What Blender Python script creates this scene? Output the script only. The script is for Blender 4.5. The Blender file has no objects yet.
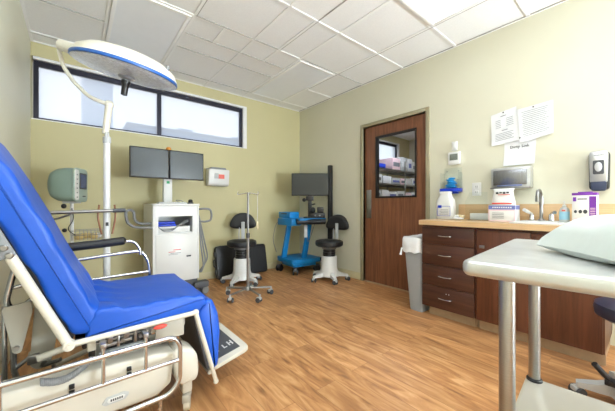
import bpy, bmesh, math, random
from mathutils import Vector, Matrix, noise
random.seed(7)
PI = math.pi
SC = bpy.context.scene
COL = SC.collection

# ------------------------------------------------------------------ camera
cam_d = bpy.data.cameras.new('camera')
cam = bpy.data.objects.new('camera', cam_d); COL.objects.link(cam)
cam.location = (0, 0, 1.055)
cam.rotation_euler = (PI/2, 0, -math.radians(39.34))
cam_d.sensor_width = 36; cam_d.lens = 36*284/615
cam_d.clip_start = 0.02; cam_d.clip_end = 200
SC.camera = cam
# ------------------------------------------------------------------ world and exposure
SC.view_settings.view_transform = 'Standard'
SC.view_settings.look = 'None'
SC.view_settings.gamma = 1
SC.view_settings.use_curve_mapping = False
SC.view_settings.exposure = 0.23
WORLD_STRENGTH = 1.55
LAMP = 1.1
LAMP_REAR = 9.0
FILL, FILL_TILT = 350, 50
w = bpy.data.worlds.new('sky'); SC.world = w; w.use_nodes = True
wn = w.node_tree
bgn = wn.nodes['Background']
tc = wn.nodes.new('ShaderNodeTexCoord'); sx = wn.nodes.new('ShaderNodeSeparateXYZ')
rmp = wn.nodes.new('ShaderNodeValToRGB')
rmp.color_ramp.elements[0].position = 0.0; rmp.color_ramp.elements[0].color = (0.95, 0.97, 1, 1)
rmp.color_ramp.elements[1].position = 0.8; rmp.color_ramp.elements[1].color = (0.66, 0.80, 1, 1)
wn.links.new(tc.outputs['Generated'], sx.inputs[0]); wn.links.new(sx.outputs['Z'], rmp.inputs[0])
wn.links.new(rmp.outputs[0], bgn.inputs['Color']); bgn.inputs['Strength'].default_value = WORLD_STRENGTH

def area(name, loc, rot, sx_, sy_, power, color=(1, 1, 1)):
    l = bpy.data.lights.new(name, 'AREA'); l.shape = 'RECTANGLE'; l.size = sx_; l.size_y = sy_
    l.energy = power; l.color = color
    o = bpy.data.objects.new(name, l); COL.objects.link(o); o.location = loc; o.rotation_euler = rot
    return o

# unseen fill light added behind the viewer to brighten ceiling and walls
area('window_daylight', (2.45, -2.72, 0.95), (math.radians(90+FILL_TILT), 0, math.radians(58)), 1.1, 1.3, FILL, (0.82, 0.92, 1.0))
# ------------------------------------------------------------------ materials
def srgb(r, g, b):
    def f(c):
        c /= 255
        return c/12.92 if c <= 0.04045 else ((c+0.055)/1.055)**2.4
    return (f(r), f(g), f(b), 1)

def mat(name, col, rough=0.5, metal=0.0, vary=0.04, scale=8.0, bump=0.0, bscale=60.0, coat=0.0, stretch=None, **kw):
    m = bpy.data.materials.new(name); m.use_nodes = True
    nt = m.node_tree; bs = nt.nodes['Principled BSDF']
    bs.inputs['Roughness'].default_value = rough; bs.inputs['Metallic'].default_value = metal
    if coat: bs.inputs['Coat Weight'].default_value = coat; bs.inputs['Coat Roughness'].default_value = 0.1
    c = srgb(*col)
    co = nt.nodes.new('ShaderNodeTexCoord'); mp = nt.nodes.new('ShaderNodeMapping')
    if stretch: mp.inputs['Scale'].default_value = stretch
    nt.links.new(co.outputs['Object'], mp.inputs[0])
    nz = nt.nodes.new('ShaderNodeTexNoise'); nz.inputs['Scale'].default_value = scale; nz.inputs['Detail'].default_value = 4
    nt.links.new(mp.outputs[0], nz.inputs['Vector'])
    r = nt.nodes.new('ShaderNodeValToRGB')
    r.color_ramp.elements[0].position = 0.3; r.color_ramp.elements[1].position = 0.7
    r.color_ramp.elements[0].color = tuple(max(0, x*(1-vary*1.5)) for x in c[:3])+(1,)
    r.color_ramp.elements[1].color = tuple(min(1, x*(1+vary)) for x in c[:3])+(1,)
    nt.links.new(nz.outputs['Fac'], r.inputs[0]); nt.links.new(r.outputs[0], bs.inputs['Base Color'])
    if bump:
        n2 = nt.nodes.new('ShaderNodeTexNoise'); n2.inputs['Scale'].default_value = bscale; n2.inputs['Detail'].default_value = 3
        nt.links.new(mp.outputs[0], n2.inputs['Vector'])
        b = nt.nodes.new('ShaderNodeBump'); b.inputs['Strength'].default_value = bump; b.inputs['Distance'].default_value = 0.01
        nt.links.new(n2.outputs['Fac'], b.inputs['Height']); nt.links.new(b.outputs[0], bs.inputs['Normal'])
    for k, v in kw.items(): bs.inputs[k.replace('_', ' ')].default_value = v
    return m

def glass(name, col, rough=0.02, alpha=0.25):
    m = bpy.data.materials.new(name); m.use_nodes = True
    nt = m.node_tree; nt.nodes.clear()
    out = nt.nodes.new('ShaderNodeOutputMaterial'); mix = nt.nodes.new('ShaderNodeMixShader')
    t = nt.nodes.new('ShaderNodeBsdfTransparent'); g = nt.nodes.new('ShaderNodeBsdfGlossy')
    t.inputs[0].default_value = srgb(*col); g.inputs['Roughness'].default_value = rough
    lw = nt.nodes.new('ShaderNodeLayerWeight'); lw.inputs[0].default_value = alpha
    nt.links.new(lw.outputs['Fresnel'], mix.inputs[0]); nt.links.new(t.outputs[0], mix.inputs[1]); nt.links.new(g.outputs[0], mix.inputs[2])
    nt.links.new(mix.outputs[0], out.inputs[0])
    return m

def frosted(name, k=0.25):
    m = bpy.data.materials.new(name); m.use_nodes = True
    nt = m.node_tree; nt.nodes.clear()
    out = nt.nodes.new('ShaderNodeOutputMaterial'); mix = nt.nodes.new('ShaderNodeMixShader')
    t = nt.nodes.new('ShaderNodeBsdfTransparent'); g = nt.nodes.new('ShaderNodeBsdfTranslucent')
    co = nt.nodes.new('ShaderNodeTexCoord'); nz = nt.nodes.new('ShaderNodeTexNoise'); nz.inputs['Scale'].default_value = 3
    r = nt.nodes.new('ShaderNodeValToRGB'); r.color_ramp.elements[0].color = (0.88, 0.92, 0.98, 1); r.color_ramp.elements[1].color = (0.95, 0.97, 1, 1)
    nt.links.new(co.outputs['Object'], nz.inputs[0]); nt.links.new(nz.outputs[0], r.inputs[0]); nt.links.new(r.outputs[0], g.inputs[0])
    mix.inputs[0].default_value = 1-k
    nt.links.new(t.outputs[0], mix.inputs[1]); nt.links.new(g.outputs[0], mix.inputs[2]); nt.links.new(mix.outputs[0], out.inputs[0])
    return m

def emis(name, col, s):
    m = bpy.data.materials.new(name); m.use_nodes = True
    bs = m.node_tree.nodes['Principled BSDF']
    bs.inputs['Base Color'].default_value = srgb(*col); bs.inputs['Emission Color'].default_value = srgb(*col)
    bs.inputs['Emission Strength'].default_value = s
    return m

def floor_mat():
    m = bpy.data.materials.new('wood_plank_floor'); m.use_nodes = True
    nt = m.node_tree; L = nt.links; N = nt.nodes.new; bs = nt.nodes['Principled BSDF']
    co = N('ShaderNodeTexCoord'); mp = N('ShaderNodeMapping'); mp.inputs['Rotation'].default_value = (0, 0, PI/2)
    L.new(co.outputs['Object'], mp.inputs[0])
    br = N('ShaderNodeTexBrick'); br.inputs['Scale'].default_value = 1
    br.inputs['Brick Width'].default_value = 1.22; br.inputs['Row Height'].default_value = 0.152
    br.inputs['Mortar Size'].default_value = 0.0012; br.inputs['Mortar Smooth'].default_value = 0.2; br.inputs['Bias'].default_value = 0
    br.offset = 0.37; br.offset_frequency = 2
    br.inputs['Color1'].default_value = (0, 0, 0, 1); br.inputs['Color2'].default_value = (1, 1, 1, 1); br.inputs['Mortar'].default_value = (0.5, 0.5, 0.5, 1)
    L.new(mp.outputs[0], br.inputs['Vector'])
    # grain, shifted per plank
    sc = N('ShaderNodeVectorMath'); sc.operation = 'MULTIPLY_ADD'
    L.new(br.outputs['Color'], sc.inputs[0]); sc.inputs[1].default_value = (7, 13, 5); L.new(mp.outputs[0], sc.inputs[2])
    m2 = N('ShaderNodeMapping'); m2.inputs['Scale'].default_value = (1.3, 8, 1); L.new(sc.outputs[0], m2.inputs[0])
    n1 = N('ShaderNodeTexNoise'); n1.inputs['Scale'].default_value = 1.7; n1.inputs['Detail'].default_value = 7; n1.inputs['Distortion'].default_value = 1.9; n1.inputs['Roughness'].default_value = 0.55
    L.new(m2.outputs[0], n1.inputs[0])
    cr = N('ShaderNodeValToRGB'); e = cr.color_ramp
    e.elements[0].position = 0.30; e.elements[0].color = srgb(146, 102, 66)
    e.elements[1].position = 0.68; e.elements[1].color = srgb(206, 160, 112)
    q = e.elements.new(0.42); q.color = srgb(174, 123, 78)
    q = e.elements.new(0.55); q.color = srgb(192, 141, 92)
    L.new(n1.outputs[0], cr.inputs[0])
    # knots
    m3 = N('ShaderNodeMapping'); m3.inputs['Scale'].default_value = (1.5, 5, 1); L.new(sc.outputs[0], m3.inputs[0])
    vo = N('ShaderNodeTexVoronoi'); vo.inputs['Scale'].default_value = 1.3; L.new(m3.outputs[0], vo.inputs[0])
    kr = N('ShaderNodeValToRGB'); kr.color_ramp.elements[0].position = 0.02; kr.color_ramp.elements[0].color = (0.45, 0.35, 0.28, 1)
    kr.color_ramp.elements[1].position = 0.14; kr.color_ramp.elements[1].color = (1, 1, 1, 1)
    L.new(vo.outputs['Distance'], kr.inputs[0])
    mx = N('ShaderNodeMixRGB'); mx.blend_type = 'MULTIPLY'; mx.inputs[0].default_value = 0.8
    L.new(cr.outputs[0], mx.inputs[1]); L.new(kr.outputs[0], mx.inputs[2])
    # plank tint
    pr = N('ShaderNodeValToRGB'); pr.color_ramp.elements[0].color = (0.86, 0.84, 0.82, 1); pr.color_ramp.elements[1].color = (1.06, 1.05, 1.04, 1)
    L.new(br.outputs['Color'], pr.inputs[0])
    mx2 = N('ShaderNodeMixRGB'); mx2.blend_type = 'MULTIPLY'; mx2.inputs[0].default_value = 1
    L.new(mx.outputs[0], mx2.inputs[1]); L.new(pr.outputs[0], mx2.inputs[2])
    mx3 = N('ShaderNodeMixRGB'); mx3.inputs[2].default_value = srgb(120, 78, 46)
    fm = N('ShaderNodeMath'); fm.operation = 'MULTIPLY'; fm.inputs[1].default_value = 0.7
    L.new(br.outputs['Fac'], fm.inputs[0]); L.new(fm.outputs[0], mx3.inputs[0]); L.new(mx2.outputs[0], mx3.inputs[1])
    L.new(mx3.outputs[0], bs.inputs['Base Color'])
    bs.inputs['Roughness'].default_value = 0.42
    b = N('ShaderNodeBump'); b.inputs['Strength'].default_value = 0.15; b.inputs['Distance'].default_value = 0.004
    L.new(n1.outputs[0], b.inputs['Height']); L.new(b.outputs[0], bs.inputs['Normal'])
    return m

def wood(name, dark, light, stretch=(14, 14, 1.2), rough=0.4, scale=2.0, coat=0.0):
    m = bpy.data.materials.new(name); m.use_nodes = True
    nt = m.node_tree; L = nt.links; N = nt.nodes.new; bs = nt.nodes['Principled BSDF']
    co = N('ShaderNodeTexCoord'); mp = N('ShaderNodeMapping'); mp.inputs['Scale'].default_value = stretch
    L.new(co.outputs['Object'], mp.inputs[0])
    n = N('ShaderNodeTexNoise'); n.inputs['Scale'].default_value = scale; n.inputs['Detail'].default_value = 8; n.inputs['Roughness'].default_value = 0.65; n.inputs['Distortion'].default_value = 0.6
    L.new(mp.outputs[0], n.inputs[0])
    r = N('ShaderNodeValToRGB'); r.color_ramp.elements[0].position = 0.32; r.color_ramp.elements[1].position = 0.68
    r.color_ramp.elements[0].color = srgb(*dark); r.color_ramp.elements[1].color = srgb(*light)
    L.new(n.outputs[0], r.inputs[0]); L.new(r.outputs[0], bs.inputs['Base Color'])
    bs.inputs['Roughness'].default_value = rough
    if coat: bs.inputs['Coat Weight'].default_value = coat
    return m

def brushed(name, col, rough=0.3, stretch=(2, 2, 120)):
    m = mat(name, col, rough, 1.0, vary=0.10, scale=6, stretch=stretch, bump=0.08, bscale=10)
    return m

M = {}
M['wall'] = mat('yellow_green_wall_paint', (199, 191, 147), 0.55, vary=0.015, scale=2, bump=0.06, bscale=180)  # same paint as the other walls, darkened for the back wall's shade
M['wall_pale'] = mat('pale_cream_wall_paint', (214, 211, 190), 0.55, vary=0.015, scale=2, bump=0.06, bscale=180)  # same paint as the back wall, lightened where more light falls
M['ceil'] = mat('ceiling_tile', (241, 241, 240), 0.9, vary=0.02, scale=90, bump=0.25, bscale=220)
M['grid'] = mat('ceiling_grid_white', (244, 244, 243), 0.5, vary=0.01)
M['gap'] = mat('tile_edge_shadow_gap', (170, 168, 162), 0.9)  # grey stands in for the shade along tile edges
M['floor'] = floor_mat()
M['frame_dark'] = mat('dark_bronze_aluminium', (44, 44, 58), 0.4, 0.3)
M['white_trim'] = mat('white_window_return', (236, 236, 236), 0.5, vary=0.01)
M['base'] = mat('vinyl_baseboard_cream', (205, 196, 158), 0.5)
M['doorwood'] = wood('door_veneer', (96, 56, 36), (142, 92, 62), (16, 16, 1.0), 0.38)
M['doorframe'] = mat('olive_grey_door_frame', (158, 150, 122), 0.4)
M['cabwood'] = wood('dark_cherry_laminate', (58, 32, 23), (86, 52, 37), (3, 1.0, 16), 0.35)
M['cabwood_v'] = wood('dark_cherry_laminate_upright', (76, 42, 27), (106, 62, 41), (14, 14, 1.0), 0.35)
M['counter'] = wood('tan_laminate_worktop', (196, 160, 116), (216, 182, 138), (6, 1.0, 20), 0.35, 1.5)
M['toe'] = mat('tan_toe_kick', (186, 160, 128), 0.6, vary=0.06, scale=20)
M['blue'] = mat('blue_vinyl', (4, 78, 184), 0.42, vary=0.05, scale=5, bump=0.30, bscale=11)
M['enamel'] = mat('cream_enamel', (208, 203, 190), 0.32, vary=0.02)
M['enamel2'] = mat('warm_grey_plastic', (180, 176, 164), 0.4, vary=0.02)
M['chrome'] = mat('polished_chrome', (205, 208, 214), 0.2, 1.0, vary=0.02)
M['steel'] = brushed('brushed_stainless_steel', (160, 159, 158), 0.28)
M['pole_steel'] = mat('dull_pole_steel', (150, 147, 143), 0.35, 0.8, vary=0.06)
M['steel_top'] = mat('worn_stainless_sheet', (196, 197, 196), 0.34, 0.7, vary=0.10, scale=9, bump=0.10, bscale=14)
M['black'] = mat('black_plastic', (26, 26, 28), 0.4)
M['blackv'] = mat('black_vinyl', (28, 29, 32), 0.45)
M['screen'] = mat('dark_monitor_glass', (54, 62, 66), 0.25, vary=0.01)
M['screen2'] = mat('dark_display_glass', (18, 22, 21), 0.3, vary=0.01)
M['grey'] = mat('mid_grey_plastic', (128, 130, 132), 0.45)
M['dgrey'] = mat('dark_grey_plastic', (74, 76, 80), 0.5)
M['lgrey'] = mat('light_grey_plastic', (188, 190, 190), 0.45)
M['white'] = mat('white_plastic', (220, 220, 217), 0.35, vary=0.01)
M['cream'] = mat('cream_lamp_shell', (232, 228, 214), 0.3, vary=0.01)
M['bluering'] = mat('blue_trim_ring', (36, 92, 170), 0.3)
M['lens'] = mat('faceted_lamp_reflector', (226, 231, 238), 0.25, 0.25, vary=0.16, scale=60, bump=0.5, bscale=90)
M['teal'] = mat('grey_teal_casing', (142, 164, 154), 0.45)
M['tealf'] = mat('grey_teal_front', (158, 176, 166), 0.45)
M['lcd'] = mat('lcd_blue_grey', (86, 98, 130), 0.2)
M['cyanblue'] = mat('bright_blue_enamel', (16, 128, 196), 0.35)
M['paper'] = mat('paper', (222, 223, 224), 0.8, vary=0.01)
M['ink'] = mat('grey_ink', (120, 122, 128), 0.8)
M['inkd'] = mat('dark_ink', (60, 60, 64), 0.8)
M['purple'] = mat('purple_print', (112, 40, 150), 0.4)
M['bluegl'] = mat('blue_glove_film', (40, 150, 214), 0.5)
M['navy'] = mat('royal_blue_plastic', (24, 62, 196), 0.35)
M['clear'] = glass('clear_acrylic', (250, 252, 252), alpha=0.06)
M['pane'] = glass('door_glass', (250, 252, 253), alpha=0.08)
M['frost'] = frosted('frosted_window_film', 0.55)
M['liner'] = mat('white_bin_liner', (232, 234, 236), 0.4, bump=0.5, bscale=25, vary=0.03)
M['bin'] = mat('blue_grey_bin_plastic', (160, 166, 170), 0.5)
M['pillow'] = mat('pale_mint_pillow_cover', (206, 214, 210), 0.55, vary=0.02, bump=0.35, bscale=10)
M['red'] = mat('red_print', (216, 74, 62), 0.5)
M['orange'] = mat('orange_plastic', (226, 150, 60), 0.4)
M['green'] = mat('green_print', (30, 160, 96), 0.5)
M['brown'] = mat('brown_card', (150, 104, 76), 0.7)
M['pink'] = mat('pink_print', (228, 90, 150), 0.5)
M['lav'] = mat('blue_violet_print', (104, 112, 170), 0.5)
M['blush'] = mat('pale_pink_print', (232, 200, 206), 0.5)
M['diff'] = emis('lit_diffuser', (240, 246, 255), LAMP)
M['diff_rear'] = emis('lit_diffuser_brighter', (240, 246, 255), LAMP_REAR)
M['diff_store'] = emis('lit_diffuser_supply_room', (240, 246, 255), 14)
M['diff_off'] = mat('prismatic_diffuser_unlit', (240, 243, 248), 0.35, vary=0.01, bump=0.1, bscale=300)
M['skin_gel'] = mat('amber_latex', (214, 190, 130), 0.5)
M['nbr'] = mat('blue_grey_siding', (120, 138, 168), 0.8)
M['tan'] = mat('tan_cloth', (200, 186, 150), 0.8)

# ------------------------------------------------------------------ mesh builder
OFF = {}
def top_of(o):
    while o.parent: o = o.parent
    return o

class MB:
    def __init__(s): s.bm = bmesh.new()
    def _merge(s, b, mx=None):
        if mx is not None: bmesh.ops.transform(b, matrix=mx, verts=b.verts)
        me = bpy.data.meshes.new('t'); b.to_mesh(me); b.free(); s.bm.from_mesh(me); bpy.data.meshes.remove(me)
        return s
    def box(s, x0, x1, y0, y1, z0, z1, bev=0.0, seg=2, rot=None, piv=None):
        b = bmesh.new(); bmesh.ops.create_cube(b, size=1)
        bmesh.ops.transform(b, matrix=Matrix.Translation(((x0+x1)/2, (y0+y1)/2, (z0+z1)/2)) @ Matrix.Diagonal((abs(x1-x0), abs(y1-y0), abs(z1-z0), 1)), verts=b.verts)
        if bev: bmesh.ops.bevel(b, geom=b.edges[:]+b.verts[:], offset=bev, segments=seg, profile=0.5, affect='EDGES')
        mx = None
        if rot is not None:
            p = Vector(piv) if piv else Vector(((x0+x1)/2, (y0+y1)/2, (z0+z1)/2))
            mx = Matrix.Translation(p) @ rot @ Matrix.Translation(-p)
        return s._merge(b, mx)
    def tube(s, pts, r, fillet=0.0, closed=False, n=10, caps=True, fs=5, rends=None):
        pts = [Vector(p) for p in pts]
        if fillet and len(pts) > 2:
            out = []; m = len(pts)
            for i, p in enumerate(pts):
                if not closed and i in (0, m-1): out.append(p); continue
                a = pts[(i-1) % m]-p; c = pts[(i+1) % m]-p
                f = min(fillet, a.length*0.48, c.length*0.48)
                A = p+a.normalized()*f; C = p+c.normalized()*f
                for k in range(fs+1):
                    t = k/fs; out.append(A*(1-t)**2+p*2*t*(1-t)+C*t*t)
            pts = out
        b = bmesh.new(); rings = []; m = len(pts); up = None
        for i, p in enumerate(pts):
            if closed: t = (pts[(i+1) % m]-pts[i-1])
            else: t = (pts[min(i+1, m-1)]-pts[max(i-1, 0)])
            t = t.normalized()
            if up is None: up = t.orthogonal().normalized()
            else:
                up = (up - t*up.dot(t))
                up = up.normalized() if up.length > 1e-6 else t.orthogonal().normalized()
            sd = t.cross(up)
            rr = r if rends is None else r+(rends-r)*i/(m-1)
            rings.append([b.verts.new(p+(up*math.cos(2*PI*k/n)+sd*math.sin(2*PI*k/n))*rr) for k in range(n)])
        rng = range(m) if closed else range(m-1)
        for i in rng:
            A = rings[i]; B = rings[(i+1) % m]; sh = 0
            if closed and i == m-1:
                sh = min(range(n), key=lambda q: (A[0].co-B[q].co).length)
            for k in range(n):
                b.faces.new((A[k], A[(k+1) % n], B[(k+1+sh) % n], B[(k+sh) % n]))
        if caps and not closed: b.faces.new(rings[0][::-1]); b.faces.new(rings[-1])
        return s._merge(b)
    def cyl(s, a, c, r, r2=None, n=20, bev=0):
        return s.lathe_axis(a, c, ([(0, 0), (r-bev, 0), (r, bev), (r2 if r2 is not None else r, 1-0), (0, 1)]) if False else None, r, r2, n, bev)
    def lathe_axis(s, a, c, prof, r, r2, n, bev):
        a = Vector(a); c = Vector(c); d = c-a; L = d.length; r2 = r if r2 is None else r2
        if prof is None:
            prof = [(0, 0), (r-bev, 0), (r, bev), (r2, L-bev), (r2-bev, L), (0, L)] if bev else [(0, 0), (r, 0), (r2, L), (0, L)]
        return s.lathe(prof, n, Matrix.Translation(a) @ d.to_track_quat('Z', 'Y').to_matrix().to_4x4())
    def lathe(s, prof, n=24, mx=None):
        b = bmesh.new(); rings = []
        for r, z in prof:
            if r < 1e-6: rings.append([b.verts.new((0, 0, z))])
            else: rings.append([b.verts.new((r*math.cos(2*PI*k/n), r*math.sin(2*PI*k/n), z)) for k in range(n)])
        for A, B in zip(rings, rings[1:]):
            for k in range(n):
                if len(A) == 1 and len(B) == 1: continue
                if len(A) == 1: b.faces.new((A[0], B[k], B[(k+1) % n]))
                elif len(B) == 1: b.faces.new((A[k], A[(k+1) % n], B[0]))
                else: b.faces.new((A[k], A[(k+1) % n], B[(k+1) % n], B[k]))
        bmesh.ops.recalc_face_normals(b, faces=b.faces)
        return s._merge(b, mx)
    def ell(s, c, rx, ry, rz, rot=None, n=20):
        b = bmesh.new(); bmesh.ops.create_uvsphere(b, u_segments=n, v_segments=max(8, n//2), radius=1)
        mx = Matrix.Translation(c) @ (rot or Matrix.Identity(4)) @ Matrix.Diagonal((rx, ry, rz, 1))
        return s._merge(b, mx)
    def prism(s, poly, d0, d1, plane='XZ', bev=0.0, seg=2, rnd=0.0):
        """closed polygon in a plane, extruded along the third axis"""
        if rnd: poly = round_poly(poly, rnd)
        b = bmesh.new()
        def P3(p, d):
            return (p[0], d, p[1]) if plane == 'XZ' else ((d, p[0], p[1]) if plane == 'YZ' else (p[0], p[1], d))
        A = [b.verts.new(P3(p, d0)) for p in poly]; B = [b.verts.new(P3(p, d1)) for p in poly]
        b.faces.new(A); b.faces.new(B[::-1]); n = len(poly)
        for i in range(n): b.faces.new((A[i], B[i], B[(i+1) % n], A[(i+1) % n]))
        bmesh.ops.recalc_face_normals(b, faces=b.faces)
        if bev: bmesh.ops.bevel(b, geom=[e for e in b.edges if abs(e.calc_face_angle(0)) > 0.5], offset=bev, segments=seg, profile=0.5, affect='EDGES')
        return s._merge(b)
    def raw(s, verts, faces, mx=None):
        b = bmesh.new(); vs = [b.verts.new(v) for v in verts]
        for f in faces: b.faces.new([vs[i] for i in f])
        bmesh.ops.recalc_face_normals(b, faces=b.faces)
        return s._merge(b, mx)
    def xf(s, mx): bmesh.ops.transform(s.bm, matrix=mx, verts=s.bm.verts); return s
    def build(s, name, m, parent=None, smooth=True, angle=40):
        me = bpy.data.meshes.new(name)
        if parent is not None:
            off = OFF.get(top_of(parent).name)
            if off is not None: bmesh.ops.transform(s.bm, matrix=Matrix.Translation(-off), verts=s.bm.verts)
        s.bm.to_mesh(me); s.bm.free()
        me.materials.append(m if not isinstance(m, str) else M[m])
        if smooth:
            me.shade_smooth()
            try: me.set_sharp_from_angle(angle=math.radians(angle))
            except Exception: pass
        o = bpy.data.objects.new(name, me); COL.objects.link(o)
        if parent is not None: o.parent = parent
        return o

def round_poly(poly, r, k=4):
    out = []; n = len(poly)
    for i in range(n):
        p = Vector(poly[i]).to_2d(); a = Vector(poly[i-1]).to_2d()-p; c = Vector(poly[(i+1) % n]).to_2d()-p
        rr = r[i] if isinstance(r, (list, tuple)) else r
        f = min(rr, a.length*0.49, c.length*0.49)
        A = p+a.normalized()*f; C = p+c.normalized()*f
        for j in range(k+1):
            t = j/k; q = A*(1-t)**2+p*2*t*(1-t)+C*t*t; out.append((q.x, q.y))
    return out

def cushion(poly, y0, y1, er=0.02, rnd=0.02, disp=None, ncol=26):
    """soft slab: rounded profile in XZ swept along Y, ends rounded in, surface displaced"""
    pr = round_poly(poly, rnd, 4); res = []
    for i in range(len(pr)):
        a = Vector(pr[i]); c = Vector(pr[(i+1) % len(pr)]); m = max(1, int((c-a).length/0.018))
        for j in range(m): res.append(a.lerp(c, j/m))
    n = len(res)
    area2 = sum(res[i].x*res[(i+1) % n].y-res[(i+1) % n].x*res[i].y for i in range(n))
    sg = 1 if area2 > 0 else -1
    nr = []
    for i in range(n):
        t = res[(i+1) % n]-res[i-1]; t.normalize(); nr.append(Vector((t.y, -t.x))*sg)
    cols = []
    for j in range(5):
        a = PI/2*j/4; cols.append((y0+er*(1-math.sin(a)) if False else y0+er*(1-math.cos(a)), er*(1-math.sin(a))))
    for j in range(1, ncol): cols.append((y0+er+(y1-y0-2*er)*j/ncol, 0))
    for j in range(5):
        a = PI/2*(4-j)/4; cols.append((y1-er*(1-math.cos(a)), er*(1-math.sin(a))))
    b = MB(); vs = []; fs = []
    for (y, ins) in cols:
        for i in range(n):
            p = res[i]-nr[i]*ins; v = Vector((p.x, y, p.y))
            if disp:
                v += Vector((nr[i].x, 0, nr[i].y))*disp(v)
            vs.append(v)
    for c in range(len(cols)-1):
        for i in range(n):
            fs.append((c*n+i, c*n+(i+1) % n, (c+1)*n+(i+1) % n, (c+1)*n+i))
    fs.append(tuple(range(n))); fs.append(tuple((len(cols)-1)*n+i for i in range(n)))
    return b.raw(vs, fs)

def text_mb(body, size, mx, extrude=0.0005, align='CENTER'):
    cu = bpy.data.curves.new('t', 'FONT'); cu.body = body; cu.size = size; cu.extrude = extrude
    cu.align_x = align; cu.align_y = 'CENTER'; cu.resolution_u = 2
    o = bpy.data.objects.new('t', cu); COL.objects.link(o)
    dg = bpy.context.evaluated_depsgraph_get(); me = bpy.data.meshes.new_from_object(o.evaluated_get(dg))
    mb = MB(); mb.bm.from_mesh(me); mb.xf(mx)
    bpy.data.objects.remove(o); bpy.data.curves.remove(cu); bpy.data.meshes.remove(me)
    return mb

def frame_mx(origin, xdir, ydir):
    x = Vector(xdir).normalized(); y = Vector(ydir).normalized(); z = x.cross(y)
    m = Matrix((x, y, z)).transposed().to_4x4(); m.translation = Vector(origin); return m

def RZ(a): return Matrix.Rotation(a, 4, 'Z')
def RX(a): return Matrix.Rotation(a, 4, 'X')
def RY(a): return Matrix.Rotation(a, 4, 'Y')

def thing(name, label, cat, loc=(0, 0, 0), rotz=0, group=None, world=False):
    o = bpy.data.objects.new(name, None); COL.objects.link(o); o.empty_display_size = 0.1
    o.location = loc; o.rotation_euler = (0, 0, rotz); o['label'] = label; o['category'] = cat
    if group: o['group'] = group
    if world: OFF[o.name] = Vector(loc)
    return o
def tag(o, label, cat, group=None):
    o['label'] = label; o['category'] = cat
    if group: o['group'] = group
    return o
def struct(o): o['kind'] = 'structure'; return o
def kids(o): return [c for c in COL.objects if c.parent == o]
def copy_tree(o, parent=None):
    c = o.copy(); COL.objects.link(c); c.parent = parent
    for ch in kids(o): copy_tree(ch, c)
    return c

def caster(root, x, y, r=0.03, ang=0.0, top=None, body='grey', wheel='dgrey', w=0.022, double=True):
    """swivel caster standing on z=0: body part with wheel sub-parts"""
    mx = Matrix.Translation((x, y, 0)) @ RZ(ang)
    top = top if top is not None else 2*r+0.035
    m = MB()
    m.box(-r*1.05, r*0.9, -w*0.75, w*0.75, r*1.15, r*2.15, 0.006)
    m.cyl((r*0.35, 0, r*2.1), (r*0.35, 0, top), 0.008, n=10)
    m.xf(mx); c = m.build('caster', body, root)
    if double:
        for s in (-1, 1):
            q = MB(); q.cyl((-r*0.1, s*w*0.8, r), (-r*0.1, s*w*0.8+s*w*0.65, r), r, n=20, bev=0.004); q.xf(mx); q.build('wheel', wheel, c)
    else:
        q = MB(); q.cyl((-r*0.1, -w*0.6, r), (-r*0.1, w*0.6, r), r, n=20, bev=0.004); q.xf(mx); q.build('wheel', wheel, c)
    return c

# ================================================================== SETTING
XL, XR, YB, YF, H = -0.35, 3.135, 4.049, -2.8, 2.741
T = 0.115; XS = 6.75
struct(MB().box(XL-T, XS+T, YF-T, YB+0.2, -0.1, 0).build('floor', 'floor', smooth=False))
struct(MB().box(XL-T, XS+T, YF-T, YB+0.2, H+0.008, H+0.12).build('ceiling', 'ceil', smooth=False))
# exterior wall with two clerestory window openings
WZ0, WZ1 = 1.945, 2.60
m = MB(); yb1 = YB+0.2
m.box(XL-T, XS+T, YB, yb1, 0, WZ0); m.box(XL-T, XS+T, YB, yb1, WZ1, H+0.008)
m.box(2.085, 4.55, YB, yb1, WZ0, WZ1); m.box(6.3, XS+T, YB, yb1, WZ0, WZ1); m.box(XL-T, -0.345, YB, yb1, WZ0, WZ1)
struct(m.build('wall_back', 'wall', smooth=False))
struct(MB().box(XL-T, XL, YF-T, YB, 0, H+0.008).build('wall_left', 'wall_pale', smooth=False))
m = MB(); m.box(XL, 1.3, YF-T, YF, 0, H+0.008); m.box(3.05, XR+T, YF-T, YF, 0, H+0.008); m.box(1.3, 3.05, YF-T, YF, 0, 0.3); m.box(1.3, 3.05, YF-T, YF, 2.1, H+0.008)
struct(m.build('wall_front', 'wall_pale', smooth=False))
m = MB()  # unseen window added in the front wall to go with the fill light
for (a, b_, c, d_) in ((1.3, 1.34, 0.3, 2.1), (3.01, 3.05, 0.3, 2.1), (1.34, 3.01, 0.3, 0.34), (1.34, 3.01, 2.06, 2.1), (2.15, 2.19, 0.34, 2.06)): m.box(a, b_, YF-0.08, YF-0.03, c, d_)
fw = struct(m.build('window_3', 'frame_dark', smooth=False))
MB().box(1.34, 3.01, YF-0.06, YF-0.055, 0.34, 2.06).build('pane', 'frost', fw, smooth=False)
DY0, DY1, DZ = 1.665, 2.585, 2.14
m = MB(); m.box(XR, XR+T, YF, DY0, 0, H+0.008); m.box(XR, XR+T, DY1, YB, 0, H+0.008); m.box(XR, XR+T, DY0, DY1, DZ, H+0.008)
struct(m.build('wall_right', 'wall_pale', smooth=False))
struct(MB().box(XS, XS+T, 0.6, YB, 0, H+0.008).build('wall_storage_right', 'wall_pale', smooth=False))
struct(MB().box(XR+T, XS, 0.5, 0.6, 0, H+0.008).build('wall_storage_front', 'wall_pale', smooth=False))
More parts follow.
